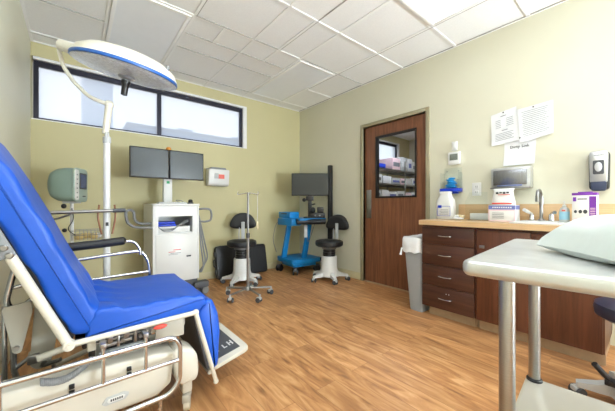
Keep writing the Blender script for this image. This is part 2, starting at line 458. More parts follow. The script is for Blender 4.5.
# baseboards
def baseboard(name, x0, x1, y0, y1):
    struct(MB().box(x0, x1, y0, y1, 0, 0.1, 0.002).build(name, 'base'))
baseboard('baseboard_back', XL, XR, YB-0.008, YB)
baseboard('baseboard_right', XR-0.008, XR, 2.635, YB-0.008)
baseboard('baseboard_left', XL, XL+0.008, YF, YB-0.008)
baseboard('baseboard_right_near', XR-0.008, XR, YF, 0.17)
baseboard('baseboard_door_side', XR-0.008, XR, 1.44, 1.615)
# ceiling grid (T-bars) and the painted shadow lines beside them
m = MB(); g = 0.012
gx = [0.225, 0.825, 1.415, 2.01, 2.60]; gy = [-2.39, -1.77, -1.15, -0.53, 0.09, 0.71, 1.335, 1.96, 2.59, 3.21, 3.83]
for x in gx: m.box(x-g, x+g, YF, YB, H-0.001, H+0.007)
for y in gy: m.box(XL, XR, y-g, y+g, H-0.0012, H+0.0068)
for x in (1.11,): m.box(x-g, x+g, 2.59, 2.91, H-0.001, H+0.007)
for x in (1.71,): m.box(x-g, x+g, 1.96, 2.91, H-0.001, H+0.007)
m.box(0.825, 2.01, 2.91-g, 2.91+g, H-0.0014, H+0.0066)
m.box(XL, XL+0.02, YF, YB, H-0.002, H+0.006); m.box(XR-0.02, XR, YF, YB, H-0.002, H+0.006)
m.box(XL, XR, YB-0.02, YB, H-0.0022, H+0.0058)
struct(m.build('trim_ceiling_grid', 'grid', smooth=False))
m = MB()
for (x0, x1, y) in [(0.83, 2.0, 2.895), (0.83, 2.0, 3.195), (XL, 0.21, 3.195), (XL, 0.21, 2.575), (0.83, 1.7, 2.575), (XL, 0.21, 3.845), (2.01, 3.12, 2.575), (0.83, 2.6, 3.815)]:
    m.box(x0, x1, y-0.003, y+0.003, H-0.002, H+0.006)
for (y0, y1, x) in [(1.34, 2.58, 1.725), (0.7, 3.2, 2.615), (1.34, 2.58, 0.84), (YF, YB, XR-0.022)]:
    m.box(x-0.003, x+0.003, y0, y1, H-0.0022, H+0.0058)
struct(m.build('trim_tile_seam', 'gap', smooth=False))
# ceiling light fixtures
def fixture(x0, y0, lit, label, h=1.22, wdt=0.565, grp=None, dm='diff'):
    t = thing('ceiling_light', label, 'ceiling light', (x0+wdt/2, y0+h/2, H-0.012), world=True, group=grp)
    f = MB(); x1 = x0+wdt; y1 = y0+h; b = 0.03
    for a in ((x0, x1, y0, y0+b), (x0, x1, y1-b, y1), (x0, x0+b, y0+b, y1-b), (x1-b, x1, y0+b, y1-b)):
        f.box(a[0], a[1], a[2], a[3], H-0.012, H+0.006, 0.002)
    f.build('frame', 'grid', t)
    MB().box(x0+b, x1-b, y0+b, y1-b, H-0.006, H+0.004).build('diffuser', dm if lit else 'diff_off', t, smooth=False)
    return t
fixture(2.023, 0.102, True, 'lit rectangular ceiling light panel above the counter')
fixture(2.023, 2.602, False, 'unlit rectangular ceiling light panel nearest the room corner')
fixture(0.24, 2.602, False, 'unlit rectangular ceiling light panel above the surgical lamp')
fixture(0.24, 0.102, True, 'lit rectangular ceiling light panel over the exam chair side', grp='lit ceiling lights out of the frame', dm='diff_rear')
fixture(1.1, -1.42, True, 'lit rectangular ceiling light panel behind the viewer', grp='lit ceiling lights out of the frame', dm='diff_rear')  # ceiling light added out of view to brighten the room
fixture(4.6, 2.2, True, 'lit rectangular ceiling light panel in the supply room', dm='diff_store')

# window_1: dark frame, mullion, frosted panes, white return
def clerestory(n, x0, x1, mull):
    f = MB(); y0, y1 = YB+0.035, YB+0.085; z0, z1 = 1.955, 2.57; b = 0.04
    f.box(x0, x1, y0, y1, z1-0.055, z1); f.box(x0, x1, y0, y1, z0, z0+0.022)
    f.box(x0, x0+b, y0, y1, z0+0.022, z1-0.055); f.box(x1-b, x1, y0, y1, z0+0.022, z1-0.055)
    for x in mull: f.box(x-0.024, x+0.024, y0, y1, z0+0.022, z1-0.055)
    f.box(x0+b, x1-b, y0-0.012, y0+0.001, z1-0.062, z1-0.048)
    fr = struct(f.build('window_%d' % n, 'frame_dark', smooth=False))
    xs = [x0+b]+list(mull)+[x1-b]
    for a, c in zip(xs, xs[1:]):
        a2 = a+(0.024 if a in mull else 0); c2 = c-(0.024 if c in mull else 0)
        MB().box(a2, c2, YB+0.056, YB+0.062, z0+0.022, z1-0.055).build('pane', 'frost', fr, smooth=False)
    r = MB()
    r.box(x0, x1, YB+0.0, YB+0.12, z1, z1+0.028); r.box(x1, x1+0.06, YB-0.004, YB+0.12, z0-0.01, z1+0.028)
    r.box(x0-0.012, x1, YB+0.0, YB+0.12, z0-0.01, z0)
    struct(r.build('trim_window_%d' % n, 'white_trim', smooth=False))
clerestory(1, -0.333, 2.025, [0.853])
clerestory(2, 4.57, 6.24, [5.4])

# door_1 and its frame
m = MB()
fx0, fx1 = XR-0.018, XR+T+0.005
m.box(fx0, fx1, DY1, DY1+0.045, 0, DZ+0.045, 0.003); m.box(fx0, fx1, DY0-0.045, DY0, 0, DZ+0.045, 0.003); m.box(fx0, fx1, DY0, DY1, DZ, DZ+0.045, 0.003)
m.box(XR+0.03+0.046, XR+0.03+0.06, DY1-0.014, DY1, 0, DZ, 0.002); m.box(XR+0.076, XR+0.09, DY0, DY0+0.014, 0, DZ, 0.002); m.box(XR+0.076, XR+0.09, DY0, DY1, DZ-0.014, DZ, 0.002)
struct(m.build('trim_door_frame', 'doorframe'))
ly0, ly1 = DY0+0.006, DY1-0.006; lx0, lx1 = XR+0.03, XR+0.074
GY0, GY1, GZ0, GZ1 = 1.80, 2.40, 1.155, 1.99
m = MB(); lz1 = DZ-0.004
m.box(lx0, lx1, ly0, GY0, 0.008, lz1); m.box(lx0, lx1, GY1, ly1, 0.008, lz1); m.box(lx0, lx1, GY0, GY1, 0.008, GZ0); m.box(lx0, lx1, GY0, GY1, GZ1, lz1)
dr = struct(m.build('door_1', 'doorwood', smooth=False))
m = MB()
for (a, b_, c, d) in ((GY0, GY0+0.022, GZ0, GZ1), (GY1-0.022, GY1, GZ0, GZ1), (GY0, GY1, GZ0, GZ0+0.022), (GY0, GY1, GZ1-0.022, GZ1)):
    m.box(lx0-0.008, lx1+0.008, a, b_, c, d, 0.002)
m.build('window_frame', 'black', dr)
MB().box(lx0+0.018, lx0+0.024, GY0+0.02, GY1-0.02, GZ0+0.02, GZ1-0.02).build('pane', 'pane', dr, smooth=False)
p = MB().box(lx0-0.004, lx0, 2.47, 2.555, 0.88, 1.27, 0.002).build('push_plate', 'steel', dr)
for z in (0.25, 1.1, 1.93):
    MB().cyl((lx0-0.008, ly0-0.002, z-0.06), (lx0-0.008, ly0-0.002, z+0.06), 0.009, n=12).build('hinge', 'lgrey', dr)
struct(MB().box(XR-0.01, XR+T+0.01, DY0, DY1, 0, 0.006, 0.002).build('trim_threshold', 'toe'))

# outside: neighbouring building, seen blurred through the film
t = thing('building', 'low blue-grey building outside, hazy through the frosted window', 'building', (6, 13, 0), world=True)
m = MB(); m.box(1.5, 16, 11, 15, 0, 3.72); m.box(2.9, 3.4, 10.9, 12, 3.72, 3.86); m.box(5.0, 5.3, 10.9, 12, 3.72, 3.86); m.build('wall', 'nbr', t, smooth=False)
m = MB(); m.prism([(1.3, 3.70), (16.2, 3.70), (16.2, 3.76), (1.3, 3.76)], 10.8, 15.1); m.build('roof_edge', 'dgrey', t, smooth=False)
o = MB().box(0.08, 0.47, 5.4, 5.8, 0, 3.6, 0.05).build('porch_post', mat('pale_blue_grey_render', (176, 190, 210), 0.8)); tag(o, 'pale blue-grey porch post standing outside the left window pane', 'post')
struct(MB().box(-20, 30, YB+0.2, 40, -0.12, -0.02).build('ground_outside', 'toe', smooth=False))

# ================================================================== SURGICAL LAMP
PX, PY = 0.172, 2.40
t = thing('surgical_lamp', 'cream dome surgical lamp with blue ring on a tall white floor pole', 'surgical lamp', (PX, PY, 0), world=True)
m = MB()
for a in (20, 110, 200, 290):
    c, s_ = math.cos(math.radians(a)), math.sin(math.radians(a))
    m.tube([(PX, PY, 0.11), (PX+0.28*c, PY+0.28*s_, 0.085)], 0.02, rends=0.013)
m.cyl((PX, PY, 0.07), (PX, PY, 0.16), 0.055, 0.04, bev=0.01)
m.build('base', 'enamel', t)
for a in (20, 110, 200, 290):
    c, s_ = math.cos(math.radians(a)), math.sin(math.radians(a)); caster(t, PX+0.28*c, PY+0.28*s_, 0.03, math.radians(a))
m = MB(); m.cyl((PX, PY, 0.14), (PX, PY, 1.49), 0.0205, n=20, bev=0.003); m.build('pole', 'white', t)
m = MB()
m.cyl((PX, PY, 1.485), (PX, PY, 1.53), 0.024, n=20, bev=0.004)
m.box(PX-0.012, PX+0.012, PY-0.024, PY+0.024, 1.525, 1.56, 0.004)
m.build('swivel_joint', 'lgrey', t)
m = MB()
k0 = Vector((PX-0.008, PY, 1.55)); k1 = Vector((PX+0.012, PY-0.01, 1.75))
m.tube([k0, k1], 0.019, n=14, rends=0.023); m.ell((PX+0.012, PY-0.01, 1.755), 0.03, 0.03, 0.026)
m.build('elbow', 'cream', t)
arm = [(0.18, 2.388, 1.758), (0.157, 2.385, 1.757), (0.11, 2.41, 1.775), (0.068, 2.44, 1.803), (-0.009, 2.503, 1.901), (-0.061, 2.546, 2.003), (-0.083, 2.53, 2.10), (-0.075, 2.50, 2.13)]
MB().tube(arm, 0.0125, fillet=0.03, n=12).build('curved_arm', 'cream', t)
Cc = Vector((0.272, 2.233, 1.945)); nn = Vector((0.105, -0.20, 0.974)).normalized(); Rr = 0.300
u = Vector((0.773, -0.634, 0)); u = (u-nn*u.dot(nn)).normalized(); w2 = nn.cross(u)
dmx = Matrix((u, w2, nn)).transposed().to_4x4(); dmx.translation = Cc
m = MB(); R0 = Rr
m.lathe([(R0, 0.004), (R0+0.004, 0.016), (R0-0.004, 0.034), (R0*0.94, 0.060), (R0*0.78, 0.092), (R0*0.5, 0.115), (0, 0.125)], 56, dmx)
dome = m.build('lamp_dome', 'cream', t)
m = MB(); m.lathe([(R0-0.002, -0.004), (R0+0.006, -0.002), (R0+0.0075, 0.008), (R0+0.004, 0.016), (R0-0.002, 0.014)], 56, dmx); m.build('blue_ring', 'bluering', dome)
m = MB(); m.lathe([(R0-0.002, -0.006), (R0*0.96, -0.012), (R0*0.7, -0.022), (R0*0.3, -0.03), (0, -0.031)], 56, dmx); m.build('lens', 'lens', t)
m = MB(); m.lathe([(0, -0.028), (0.05, -0.028), (0.045, -0.042), (0.02, -0.05), (0.02, -0.06), (0, -0.06)], 24, dmx); m.build('handle_collar', 'grey', t)
m = MB(); m.lathe([(0, -0.055), (0.026, -0.055), (0.028, -0.07), (0.022, -0.085), (0.02, -0.10), (0.019, -0.15), (0, -0.155)], 20, dmx); m.build('handle', 'black', t)
cap = MB(); pA = Cc-u*(R0-0.06)+nn*0.05; pB = Vector((-0.08, 2.50, 2.125))
cap.cyl(pA, pB, 0.045, 0.035, bev=0.01); cap.build('pivot_cap', 'cream', t)
k = MB(); kp = Cc+u*(R0*0.9)-w2*0.02+nn*0.06; k.cyl(kp, kp+nn*0.03, 0.012, n=12, bev=0.002); k.build('side_knob', 'grey', t)
# cross bar clamped to the pole
m = MB(); m.tube([(-0.30, PY-0.06, 1.005), (0.205, PY-0.06, 1.02)], 0.011); m.tube([(-0.28, PY-0.04, 0.955), (-0.1, PY-0.045, 0.965), (-0.02, PY-0.06, 1.0)], 0.006, fillet=0.05)
m.build('cross_bar', 'steel', t)
m = MB(); m.tube([(0.2, PY-0.06, 1.02), (0.275, PY-0.06, 1.022)], 0.014, n=12); m.build('bar_grip', 'dgrey', t)
m = MB()
for dx in (-0.045, 0.04):
    m.tube([(PX+dx, PY-0.045, 1.06), (PX+dx*1.2, PY-0.04, 0.98), (PX+dx*0.7, PY-0.035, 0.86)], 0.006, fillet=0.03)
m.build('strap', 'brown', t)
MB().box(PX-0.008, PX+0.008, PY-0.03, PY-0.02, 0.915, 0.94, 0.002).build('pole_catch', 'black', t)

# ================================================================== EXAM CHAIR
t = thing('exam_chair', 'blue powered exam chair with reclined back, cream frame and chrome side rail', 'exam chair', (0.15, 1.78, 0), world=True)
SY0, SY1 = 1.49, 2.10
def wr(v):
    d = 0.006*(noise.noise(Vector((v.x*5, v.y*5, v.z*5))))
    # creases gathered near the fold between seat and back
    f = math.exp(-((v.x-0.06)**2+(v.z-0.60)**2)/0.012)
    d += f*0.010*math.sin(v.y*48+v.x*30+4*noise.noise(v*7))
    g_ = math.exp(-((v.y-SY0)/0.05)**2)
    d += g_*0.004*math.sin((v.x*1.2+v.z)*75+3*noise.noise(v*9))
    return d
back = [(-0.002, 0.517), (0.07, 0.519), (0.082, 0.60), (-0.035, 0.855), (-0.18, 1.185), (-0.285, 1.37), (-0.33, 1.36), (-0.335, 1.25)]
bc = cushion(back, SY0, SY1, 0.022, [0.05, 0.02, 0.03, 0.02, 0.02, 0.02, 0.02, 0.02], wr).build('back_cushion', 'blue', t, angle=80)
seat = [(0.035, 0.497), (0.49, 0.505), (0.525, 0.525), (0.54, 0.555), (0.535, 0.588), (0.42, 0.598), (0.2, 0.597), (0.06, 0.61), (0.04, 0.57)]
cushion(seat, SY0-0.004, SY1, 0.016, 0.016, wr).build('seat_cushion', 'blue', t, angle=80)
leg = [(0.492, 0.49), (0.54, 0.556), (0.575, 0.55), (0.606, 0.47), (0.618, 0.36), (0.606, 0.185), (0.572, 0.17), (0.545, 0.27)]
cushion(leg, SY0+0.01, SY1-0.01, 0.02, 0.02, lambda v: 0.003*noise.noise(v*8)).build('leg_cushion', 'blue', t, angle=80)
# frames
for y, s in ((1.475, 0), (2.115, 1)):
    m = MB(); m.box(-0.001, 0.0, 0, 0, 0, 0) if False else None
    p0 = Vector((-0.018, y, 0.500)); p1 = Vector((-0.27, y, 1.075)); d = (p1-p0).normalized()
    m.tube([p0, p0.lerp(p1, 0.5), p1], 0.0175, n=14)
    m.build('back_frame_bar', 'enamel', t)
    m = MB(); m.tube([(-0.018, y, 0.500), (0.475, y, 0.512)], 0.012, n=12); m.build('seat_frame_bar', 'enamel', t)
    m = MB(); m.tube([(0.475, y, 0.512), (0.58, y, 0.125)], 0.011, n=12)
    m.ell((0.475, y, 0.512), 0.016, 0.014, 0.016); m.ell((0.58, y, 0.122), 0.014, 0.013, 0.014)
    m.build('leg_frame_bar', 'enamel', t)
    m = MB(); m.cyl((-0.018, y-0.02, 0.500), (-0.018, y+0.02, 0.500), 0.02, n=18, bev=0.004); m.cyl((-0.018, y-0.024, 0.500), (-0.018, y+0.024, 0.500), 0.008, n=12)
    m.build('hinge_joint', 'enamel', t)
m = MB(); m.box(0.0, 0.46, 1.53, 2.06, 0.480, 0.498, 0.003); m.build('seat_pan', 'black', t)
m = MB(); m.prism([(-0.01, 0.50), (0.01, 0.545), (-0.285, 1.215), (-0.31, 1.205)], 1.51, 2.08); m.build('back_pan', 'black', t)
m = MB(); m.prism([(0.478, 0.49), (0.488, 0.49), (0.560, 0.18), (0.550, 0.17)], 1.52, 2.08); m.build('leg_pan', 'dgrey', t)
# bracket with bolts on the upper back bar
m = MB(); m.box(-0.25, -0.185, 1.452, 1.458, 0.86, 0.99, 0.003, rot=RY(math.radians(-23.7))); pb = m.build('hinge_plate', 'grey', t)
m = MB()
for (x, z) in ((-0.192, 0.905), (-0.178, 0.877)): m.cyl((x, 1.44, z), (x, 1.455, z), 0.011, n=14, bev=0.003)
m.build('bolt', 'steel', pb)
# far side arm rest
m = MB(); m.tube([(-0.045, 2.15, 0.812), (0.0, 2.15, 0.814), (0.12, 2.15, 0.820), (0.235, 2.15, 0.829)], 0.026, n=16)
m.ell((-0.045, 2.15, 0.812), 0.02, 0.026, 0.026); m.ell((0.235, 2.15, 0.829), 0.022, 0.026, 0.026)
m.build('armrest_pad', 'blackv', t)
m = MB(); m.tube([(0.2, 2.15, 0.825), (0.30, 2.15, 0.825), (0.335, 2.15, 0.765), (0.335, 2.15, 0.73)], 0.009, fillet=0.04)
m.build('armrest_support', 'chrome', t)
m = MB()
m.tube([(-0.05, 2.155, 0.73), (0.25, 2.155, 0.752), (0.345, 2.155, 0.755), (0.385, 2.155, 0.68), (0.39, 2.155, 0.60), (0.39, 2.155, 0.54)], 0.011, fillet=0.06, n=12)
m.tube([(0.0, 2.155, 0.605), (0.39, 2.155, 0.612)], 0.009, n=12)
m.build('far_side_rail', 'chrome', t)
# near side rail (chrome, lowered)
Y = 1.42
m = MB()
m.tube([(-0.33, Y, 0.437), (0.355, Y, 0.442), (0.385, Y, 0.40), (0.385, Y, 0.23), (0.34, Y, 0.18), (-0.33, Y, 0.165)], 0.0105, fillet=0.05, n=14)
m.tube([(-0.33, Y, 0.322), (0.385, Y, 0.328)], 0.009, n=12)
for x in (-0.2, 0.09, 0.243): m.tube([(x, Y, 0.322), (x, Y, 0.475)], 0.0075, n=12)
m.tube([(0.30, Y, 0.175), (0.30, Y, 0.11), (0.26, Y+0.03, 0.08), (-0.1, Y+0.03, 0.075)], 0.0085, fillet=0.03)
m.build('near_side_rail', 'chrome', t)
for x in (0.09, 0.243): MB().box(x-0.01, x+0.01, Y-0.005, 1.475, 0.468, 0.492, 0.003).build('rail_bracket', 'steel', t)
# base: cover, pods, chassis
m = MB()
m.prism([(-0.335, 0.16), (0.30, 0.16), (0.36, 0.20), (0.375, 0.345), (0.28, 0.362), (-0.335, 0.385)], 1.475, 1.60, bev=0.012, seg=3)
cov = m.build('base_cover', 'enamel', t)
m = MB(); m.prism([(0.088, 0.216), (0.104, 0.238), (0.168, 0.240), (0.186, 0.231), (0.184, 0.222), (0.172, 0.208), (0.10, 0.206)], 1.469, 1.476, bev=0.001); lb = m.build('name_plate', 'lgrey', cov)
m = MB(); m.prism([(0.106, 0.222), (0.112, 0.232), (0.164, 0.232), (0.172, 0.227), (0.164, 0.214), (0.112, 0.214)], 1.467, 1.4695); m.build('plate_panel', 'white', lb)
m = MB()
for i in range(6): m.box(0.118+i*0.0078, 0.1230+i*0.0078, 1.4655, 1.4675, 0.219, 0.228)
m.build('plate_lettering', 'inkd', lb)
for x in (-0.01, 0.185):
    for dz in (0, 0.024): MB().box(x-0.008, x+0.01, 1.466, 1.476, 0.30+dz, 0.318+dz, 0.002).build('socket', 'black', cov)
m = MB()
m.prism([(0.385, 0.19), (0.405, 0.16), (0.485, 0.16), (0.497, 0.20), (0.49, 0.29), (0.465, 0.33), (0.42, 0.35), (0.36, 0.345)], 1.48, 1.60, bev=0.02, seg=4, rnd=0.03)
m.box(0.42, 0.47, 1.505, 1.57, 0.10, 0.18, 0.01)
m.build('front_foot_pod', 'enamel', t)
m = MB(); m.prism([(0.335, 0.13), (0.36, 0.10), (0.475, 0.10), (0.485, 0.15), (0.45, 0.20), (0.335, 0.22)], 1.98, 2.10, bev=0.02, seg=3, rnd=0.03); m.build('far_foot_pod', 'enamel', t)
for (x, y) in ((0.452, 1.54), (0.43, 2.04), (-0.2, 1.545), (-0.2, 2.04)): caster(t, x, y, 0.045, 1.2, top=0.12, body='enamel2', wheel='enamel', w=0.026, double=False)
m = MB(); m.box(-0.3, 0.36, 1.60, 2.0, 0.13, 0.16, 0.004); m.box(-0.25, 0.36, 1.98, 2.08, 0.10, 0.17, 0.01); m.box(-0.3, -0.14, 1.5, 2.05, 0.1, 0.16, 0.01); m.build('chassis', 'enamel2', t)
m = MB()
for i in range(7): m.box(0.085, 0.27, 1.62, 1.92, 0.16+i*0.032, 0.186+i*0.032, 0.008)
m.box(0.10, 0.255, 1.635, 1.905, 0.16, 0.39); m.build('lift_column', 'lgrey', t)
m = MB(); m.box(0.09, 0.27, 1.60, 1.94, 0.39, 0.455, 0.004); m.build('lift_head', 'black', t)
m = MB(); m.box(0.30, 0.43, 1.51, 1.53, 0.40, 0.50, 0.006); m.box(0.28, 0.44, 1.53, 2.0, 0.44, 0.502, 0.006); m.build('front_bracket', 'enamel2', t)
m = MB()
for (x, z0, z1, w_) in ((0.06, 0.44, 0.50, .012), (0.12, 0.455, 0.50, .02), (0.15, 0.43, 0.48, .01), (0.18, 0.46, 0.505, .022), (0.215, 0.43, 0.49, .012), (0.25, 0.45, 0.50, .018), (0.28, 0.46, 0.5, .01)):
    m.box(x-w_/2, x+w_/2, 1.50, 1.53, z0, z1, 0.003)
m.tube([(0.05, 1.515, 0.462), (0.29, 1.515, 0.474)], 0.006); m.tube([(0.1, 1.51, 0.445), (0.2, 1.51, 0.452)], 0.008)
for x in (0.10, 0.165, 0.235): m.cyl((x, 1.495, 0.455), (x, 1.51, 0.455), 0.009, n=12, bev=0.002)
m.build('linkage', 'steel', t)
MB().ell((0.312, 1.475, 0.484), 0.03, 0.01, 0.011).build('release_tab', 'red', t)
m = MB(); m.box(0.04, 0.07, 1.49, 1.53, 0.445, 0.495, 0.004); m.build('rail_socket', 'enamel', t)
MB().box(0.045, 0.068, 1.495, 1.525, 0.40, 0.445, 0.003).build('socket_insert', 'black', t)
m = MB(); m.tube([(-0.12, 1.62, 0.42), (0.05, 1.62, 0.452)], 0.014, n=12); m.build('lower_cross_tube', 'enamel', t)
# back linkage plates and push handle
m = MB(); m.prism([(-0.135, 0.655), (-0.055, 0.60), (-0.055, 0.50), (-0.085, 0.335), (-0.125, 0.32), (-0.155, 0.345)], 1.74, 1.752, bev=0.003, rnd=0.02); m.build('link_plate', 'enamel2', t)
m = MB(); m.prism([(-0.235, 0.63), (-0.145, 0.645), (-0.14, 0.60), (-0.175, 0.43), (-0.2, 0.43)], 1.70, 1.712, bev=0.003, rnd=0.015); m.build('link_plate', 'enamel2', t)
m = MB(); m.tube([(-0.16, 1.72, 0.9), (-0.2, 1.73, 0.78), (-0.228, 1.75, 0.64), (-0.2, 1.75, 0.59), (-0.12, 1.75, 0.665)], 0.0115, fillet=0.04, n=12)
m.tube([(-0.205, 1.75, 0.60), (-0.203, 1.75, 0.33), (-0.15, 1.8, 0.16)], 0.0105, fillet=0.04); m.tube([(-0.235, 1.78, 0.62), (-0.233, 1.78, 0.2)], 0.009)
m.tube([(-0.21, 1.75, 0.70), (-0.10, 1.75, 0.72)], 0.008)
m.build('push_handle', 'chrome', t)
MB().cyl((-0.105, 1.73, 0.345), (-0.105, 1.76, 0.345), 0.013, n=14).build('link_bolt', 'steel', t); MB().cyl((-0.19, 1.69, 0.455), (-0.19, 1.72, 0.455), 0.011, n=12).build('link_bolt', 'steel', t)
m = MB(); m.tube([(-0.2, 1.75, 0.35), (-0.13, 1.75, 0.40), (-0.12, 1.75, 0.33), (-0.05, 1.7, 0.36)], 0.009, fillet=0.02); m.box(-0.16, -0.12, 1.72, 1.78, 0.36, 0.40, 0.004); m.build('tilt_actuator', 'steel', t)
m = MB(); pts = []
for i in range(230):
    s_ = i/229; x = -0.10+0.15*s_; z = 0.405-0.03*math.sin(PI*s_)+0.03*s_
    a = i*0.75; pts.append((x, 1.459+0.012*math.cos(a), z-0.012+0.012*math.sin(a)))
m.tube(pts, 0.0034, n=6); m.build('coiled_cord', 'grey', t)
# foot plate, folded out at the end of the leg section
m = MB(); m.prism(round_poly([(0.60, 1.56), (0.832, 1.56), (0.832, 2.05), (0.60, 2.05)], [0.02, 0.045, 0.045, 0.02]), -0.012, 0.012, 'XY', bev=0.005)
tilt = Matrix.Translation((0.6, 0, 0.14)) @ RY(math.radians(-12)) @ Matrix.Translation((-0.6, 0, 0))
m.xf(tilt); fp = m.build('foot_plate', 'enamel', t)
m = MB(); m.prism([(0.625, 1.61), (0.79, 1.61), (0.79, 2.01), (0.625, 2.01)], 0.0121, 0.0145, 'XY'); m.xf(tilt); m.build('tread_mat', 'dgrey', fp)
m = MB()
for (x, k) in ((0.63, 'H'), (0.675, 'T'), (0.715, 'V'), (0.75, 'H')):
    for yc in (1.70, 1.95):
        if k == 'H': m.box(x, x+0.008, yc-0.028, yc+0.028, 0.0146, 0.0155); m.box(x+0.02, x+0.028, yc-0.028, yc+0.028, 0.0146, 0.0155); m.box(x+0.008, x+0.02, yc-0.004, yc+0.004, 0.0146, 0.0155)
        elif k == 'T': m.box(x, x+0.008, yc-0.028, yc+0.028, 0.0146, 0.0155)
        else: m.box(x, x+0.008, yc-0.028, yc+0.02, 0.0146, 0.0155); m.box(x+0.008, x+0.022, yc-0.028, yc-0.018, 0.0146, 0.0155)
m.xf(tilt); m.build('tread_lettering', 'white', fp)
m = MB(); m.tube([(0.58, 1.56, 0.13), (0.58, 2.07, 0.13)], 0.012); m.box(0.575, 0.61, 1.6, 2.04, 0.12, 0.14, 0.003); m.build('foot_plate_hinge', 'enamel2', t)
# ================================================================== VITAL SIGNS MONITOR on its stand
vx, vy = -0.02, 3.36
t = thing('monitor_stand', 'slim rolling pole stand with wire basket behind the armrest', 'stand', (vx, vy, 0), world=True)
m = MB(); m.cyl((vx, vy, 0.09), (vx, vy, 1.075), 0.014, n=14); m.build('pole', 'white', t)
m = MB()
for i in range(5):
    a = i*2*PI/5+0.3; m.tube([(vx, vy, 0.1), (vx+0.24*math.cos(a), vy+0.24*math.sin(a), 0.08)], 0.014, rends=0.01)
m.build('star_base', 'lgrey', t)
for i in range(5):
    a = i*2*PI/5+0.3; caster(t, vx+0.24*math.cos(a), vy+0.24*math.sin(a), 0.025, a)
m = MB(); bx0, bx1, by0, by1 = vx-0.0, vx+0.22, vy-0.13, vy+0.05
for z in (0.79, 0.83):
    m.tube([(bx0, by0, z), (bx1, by0, z), (bx1, by1, z), (bx0, by1, z)], 0.003, closed=True, fillet=0.015, n=6)
for i in range(9):
    x = bx0+(bx1-bx0)*i/8; m.tube([(x, by0, 0.83), (x, by0, 0.745), (x, by1, 0.745), (x, by1, 0.83)], 0.002, n=5)
m.build('wire_basket', 'steel', t)
m = MB(); m.tube([(vx, vy-0.02, 1.03), (vx+0.015, vy-0.04, 0.93), (vx-0.035, vy-0.04, 0.84), (vx+0.03, vy-0.05, 0.78)], 0.004, fillet=0.04); m.build('cable', 'black', t)
m = MB(); m.ell((vx-0.055, vy-0.03, 1.05), 0.02, 0.02, 0.022); m.ell((vx-0.05, vy-0.05, 0.835), 0.018, 0.018, 0.018); m.build('knob', 'black', t)
for i, (dx, dy, c, dz) in enumerate(((0.05, -0.08, 'skin_gel', 0), (0.10, -0.03, 'skin_gel', 0.005), (0.155, -0.07, 'skin_gel', 0), (0.185, -0.02, 'paper', 0.0))):
    m = MB(); m.ell((0, 0, 0.022), 0.035, 0.04, 0.022, n=14)
    for k in range(3): m.tube([(-0.02+k*0.02, -0.02, 0.03), (-0.02+k*0.02, 0.01, 0.05), (-0.01+k*0.02, 0.03, 0.03)], 0.006, fillet=0.02, n=6)
    o = m.build('tubing_pouch', c); o.location = (vx+dx, vy+dy, 0.747+dz)
    tag(o, ['amber tubing pouch nearest the pole in the wire basket', 'amber tubing pouch in the middle of the wire basket', 'amber tubing pouch at the front right of the wire basket', 'white gauze pouch at the right end of the wire basket'][i], 'pouch', 'supplies in the wire basket')
t = thing('vital_signs_monitor', 'rounded grey-green vital signs monitor with small blue screen on a pole', 'medical monitor', (vx, vy, 1.075), math.radians(35))
m = MB()
b = bmesh.new(); vs = []; N_ = 20
prof = [(-0.165, 0.02), (-0.16, 0.45), (-0.135, 0.75), (-0.09, 0.93), (-0.03, 1.0), (0.02, 1.0), (0.055, 0.98), (0.055, 0.0)]
vsl = []; fl = []
def sup(a, hw, hh, e=2.8):
    c, s_ = math.cos(a), math.sin(a); return (abs(c)**(2/e)*math.copysign(1, c)*hw, abs(s_)**(2/e)*math.copysign(1, s_)*hh)
nn_ = 28
for (x, k) in prof:
    for j in range(nn_):
        yy, zz = sup(2*PI*j/nn_, 0.115*max(k, .02), 0.155*max(k, .02)); vsl.append((x, yy, zz+0.165))
for i in range(len(prof)-1):
    for j in range(nn_): fl.append((i*nn_+j, i*nn_+(j+1) % nn_, (i+1)*nn_+(j+1) % nn_, (i+1)*nn_+j))
m.raw(vsl, fl); sh = m.build('casing', 'teal', t, angle=60)
# face turned toward +X (local), then the thing is rotated
m = MB(); m.prism(round_poly([(-0.112, 0.012), (0.112, 0.012), (0.112, 0.318), (-0.112, 0.318)], 0.05), 0.055, 0.075, 'YZ', bev=0.006); fr = m.build('front_panel', 'tealf', t)
m = MB(); m.prism(round_poly([(-0.108, 0.03), (-0.045, 0.03), (-0.045, 0.30), (-0.108, 0.30)], 0.02), 0.073, 0.079, 'YZ', bev=0.002); m.build('button_panel', 'white', t)
m = MB(); m.prism(round_poly([(-0.03, 0.13), (0.085, 0.13), (0.085, 0.275), (-0.03, 0.275)], 0.012), 0.074, 0.079, 'YZ'); m.build('screen_bezel', 'dgrey', t)
m = MB(); m.prism([(-0.018, 0.142), (0.072, 0.142), (0.072, 0.262), (-0.018, 0.262)], 0.079, 0.0805, 'YZ'); m.build('screen', 'lcd', t)
m = MB()
for i in range(6): m.box(0.078, 0.083, -0.085, -0.070, 0.05+i*0.04, 0.06+i*0.04, 0.002)
m.build('buttons', 'grey', t)
m = MB(); m.box(0.0745, 0.076, 0.02, 0.07, 0.06, 0.07); m.build('badge', 'inkd', t)
m = MB(); m.box(-0.05, 0.05, -0.05, 0.05, 0.0, 0.02, 0.004); m.build('mount_plate', 'lgrey', t)
t.rotation_euler.z = math.radians(-26)

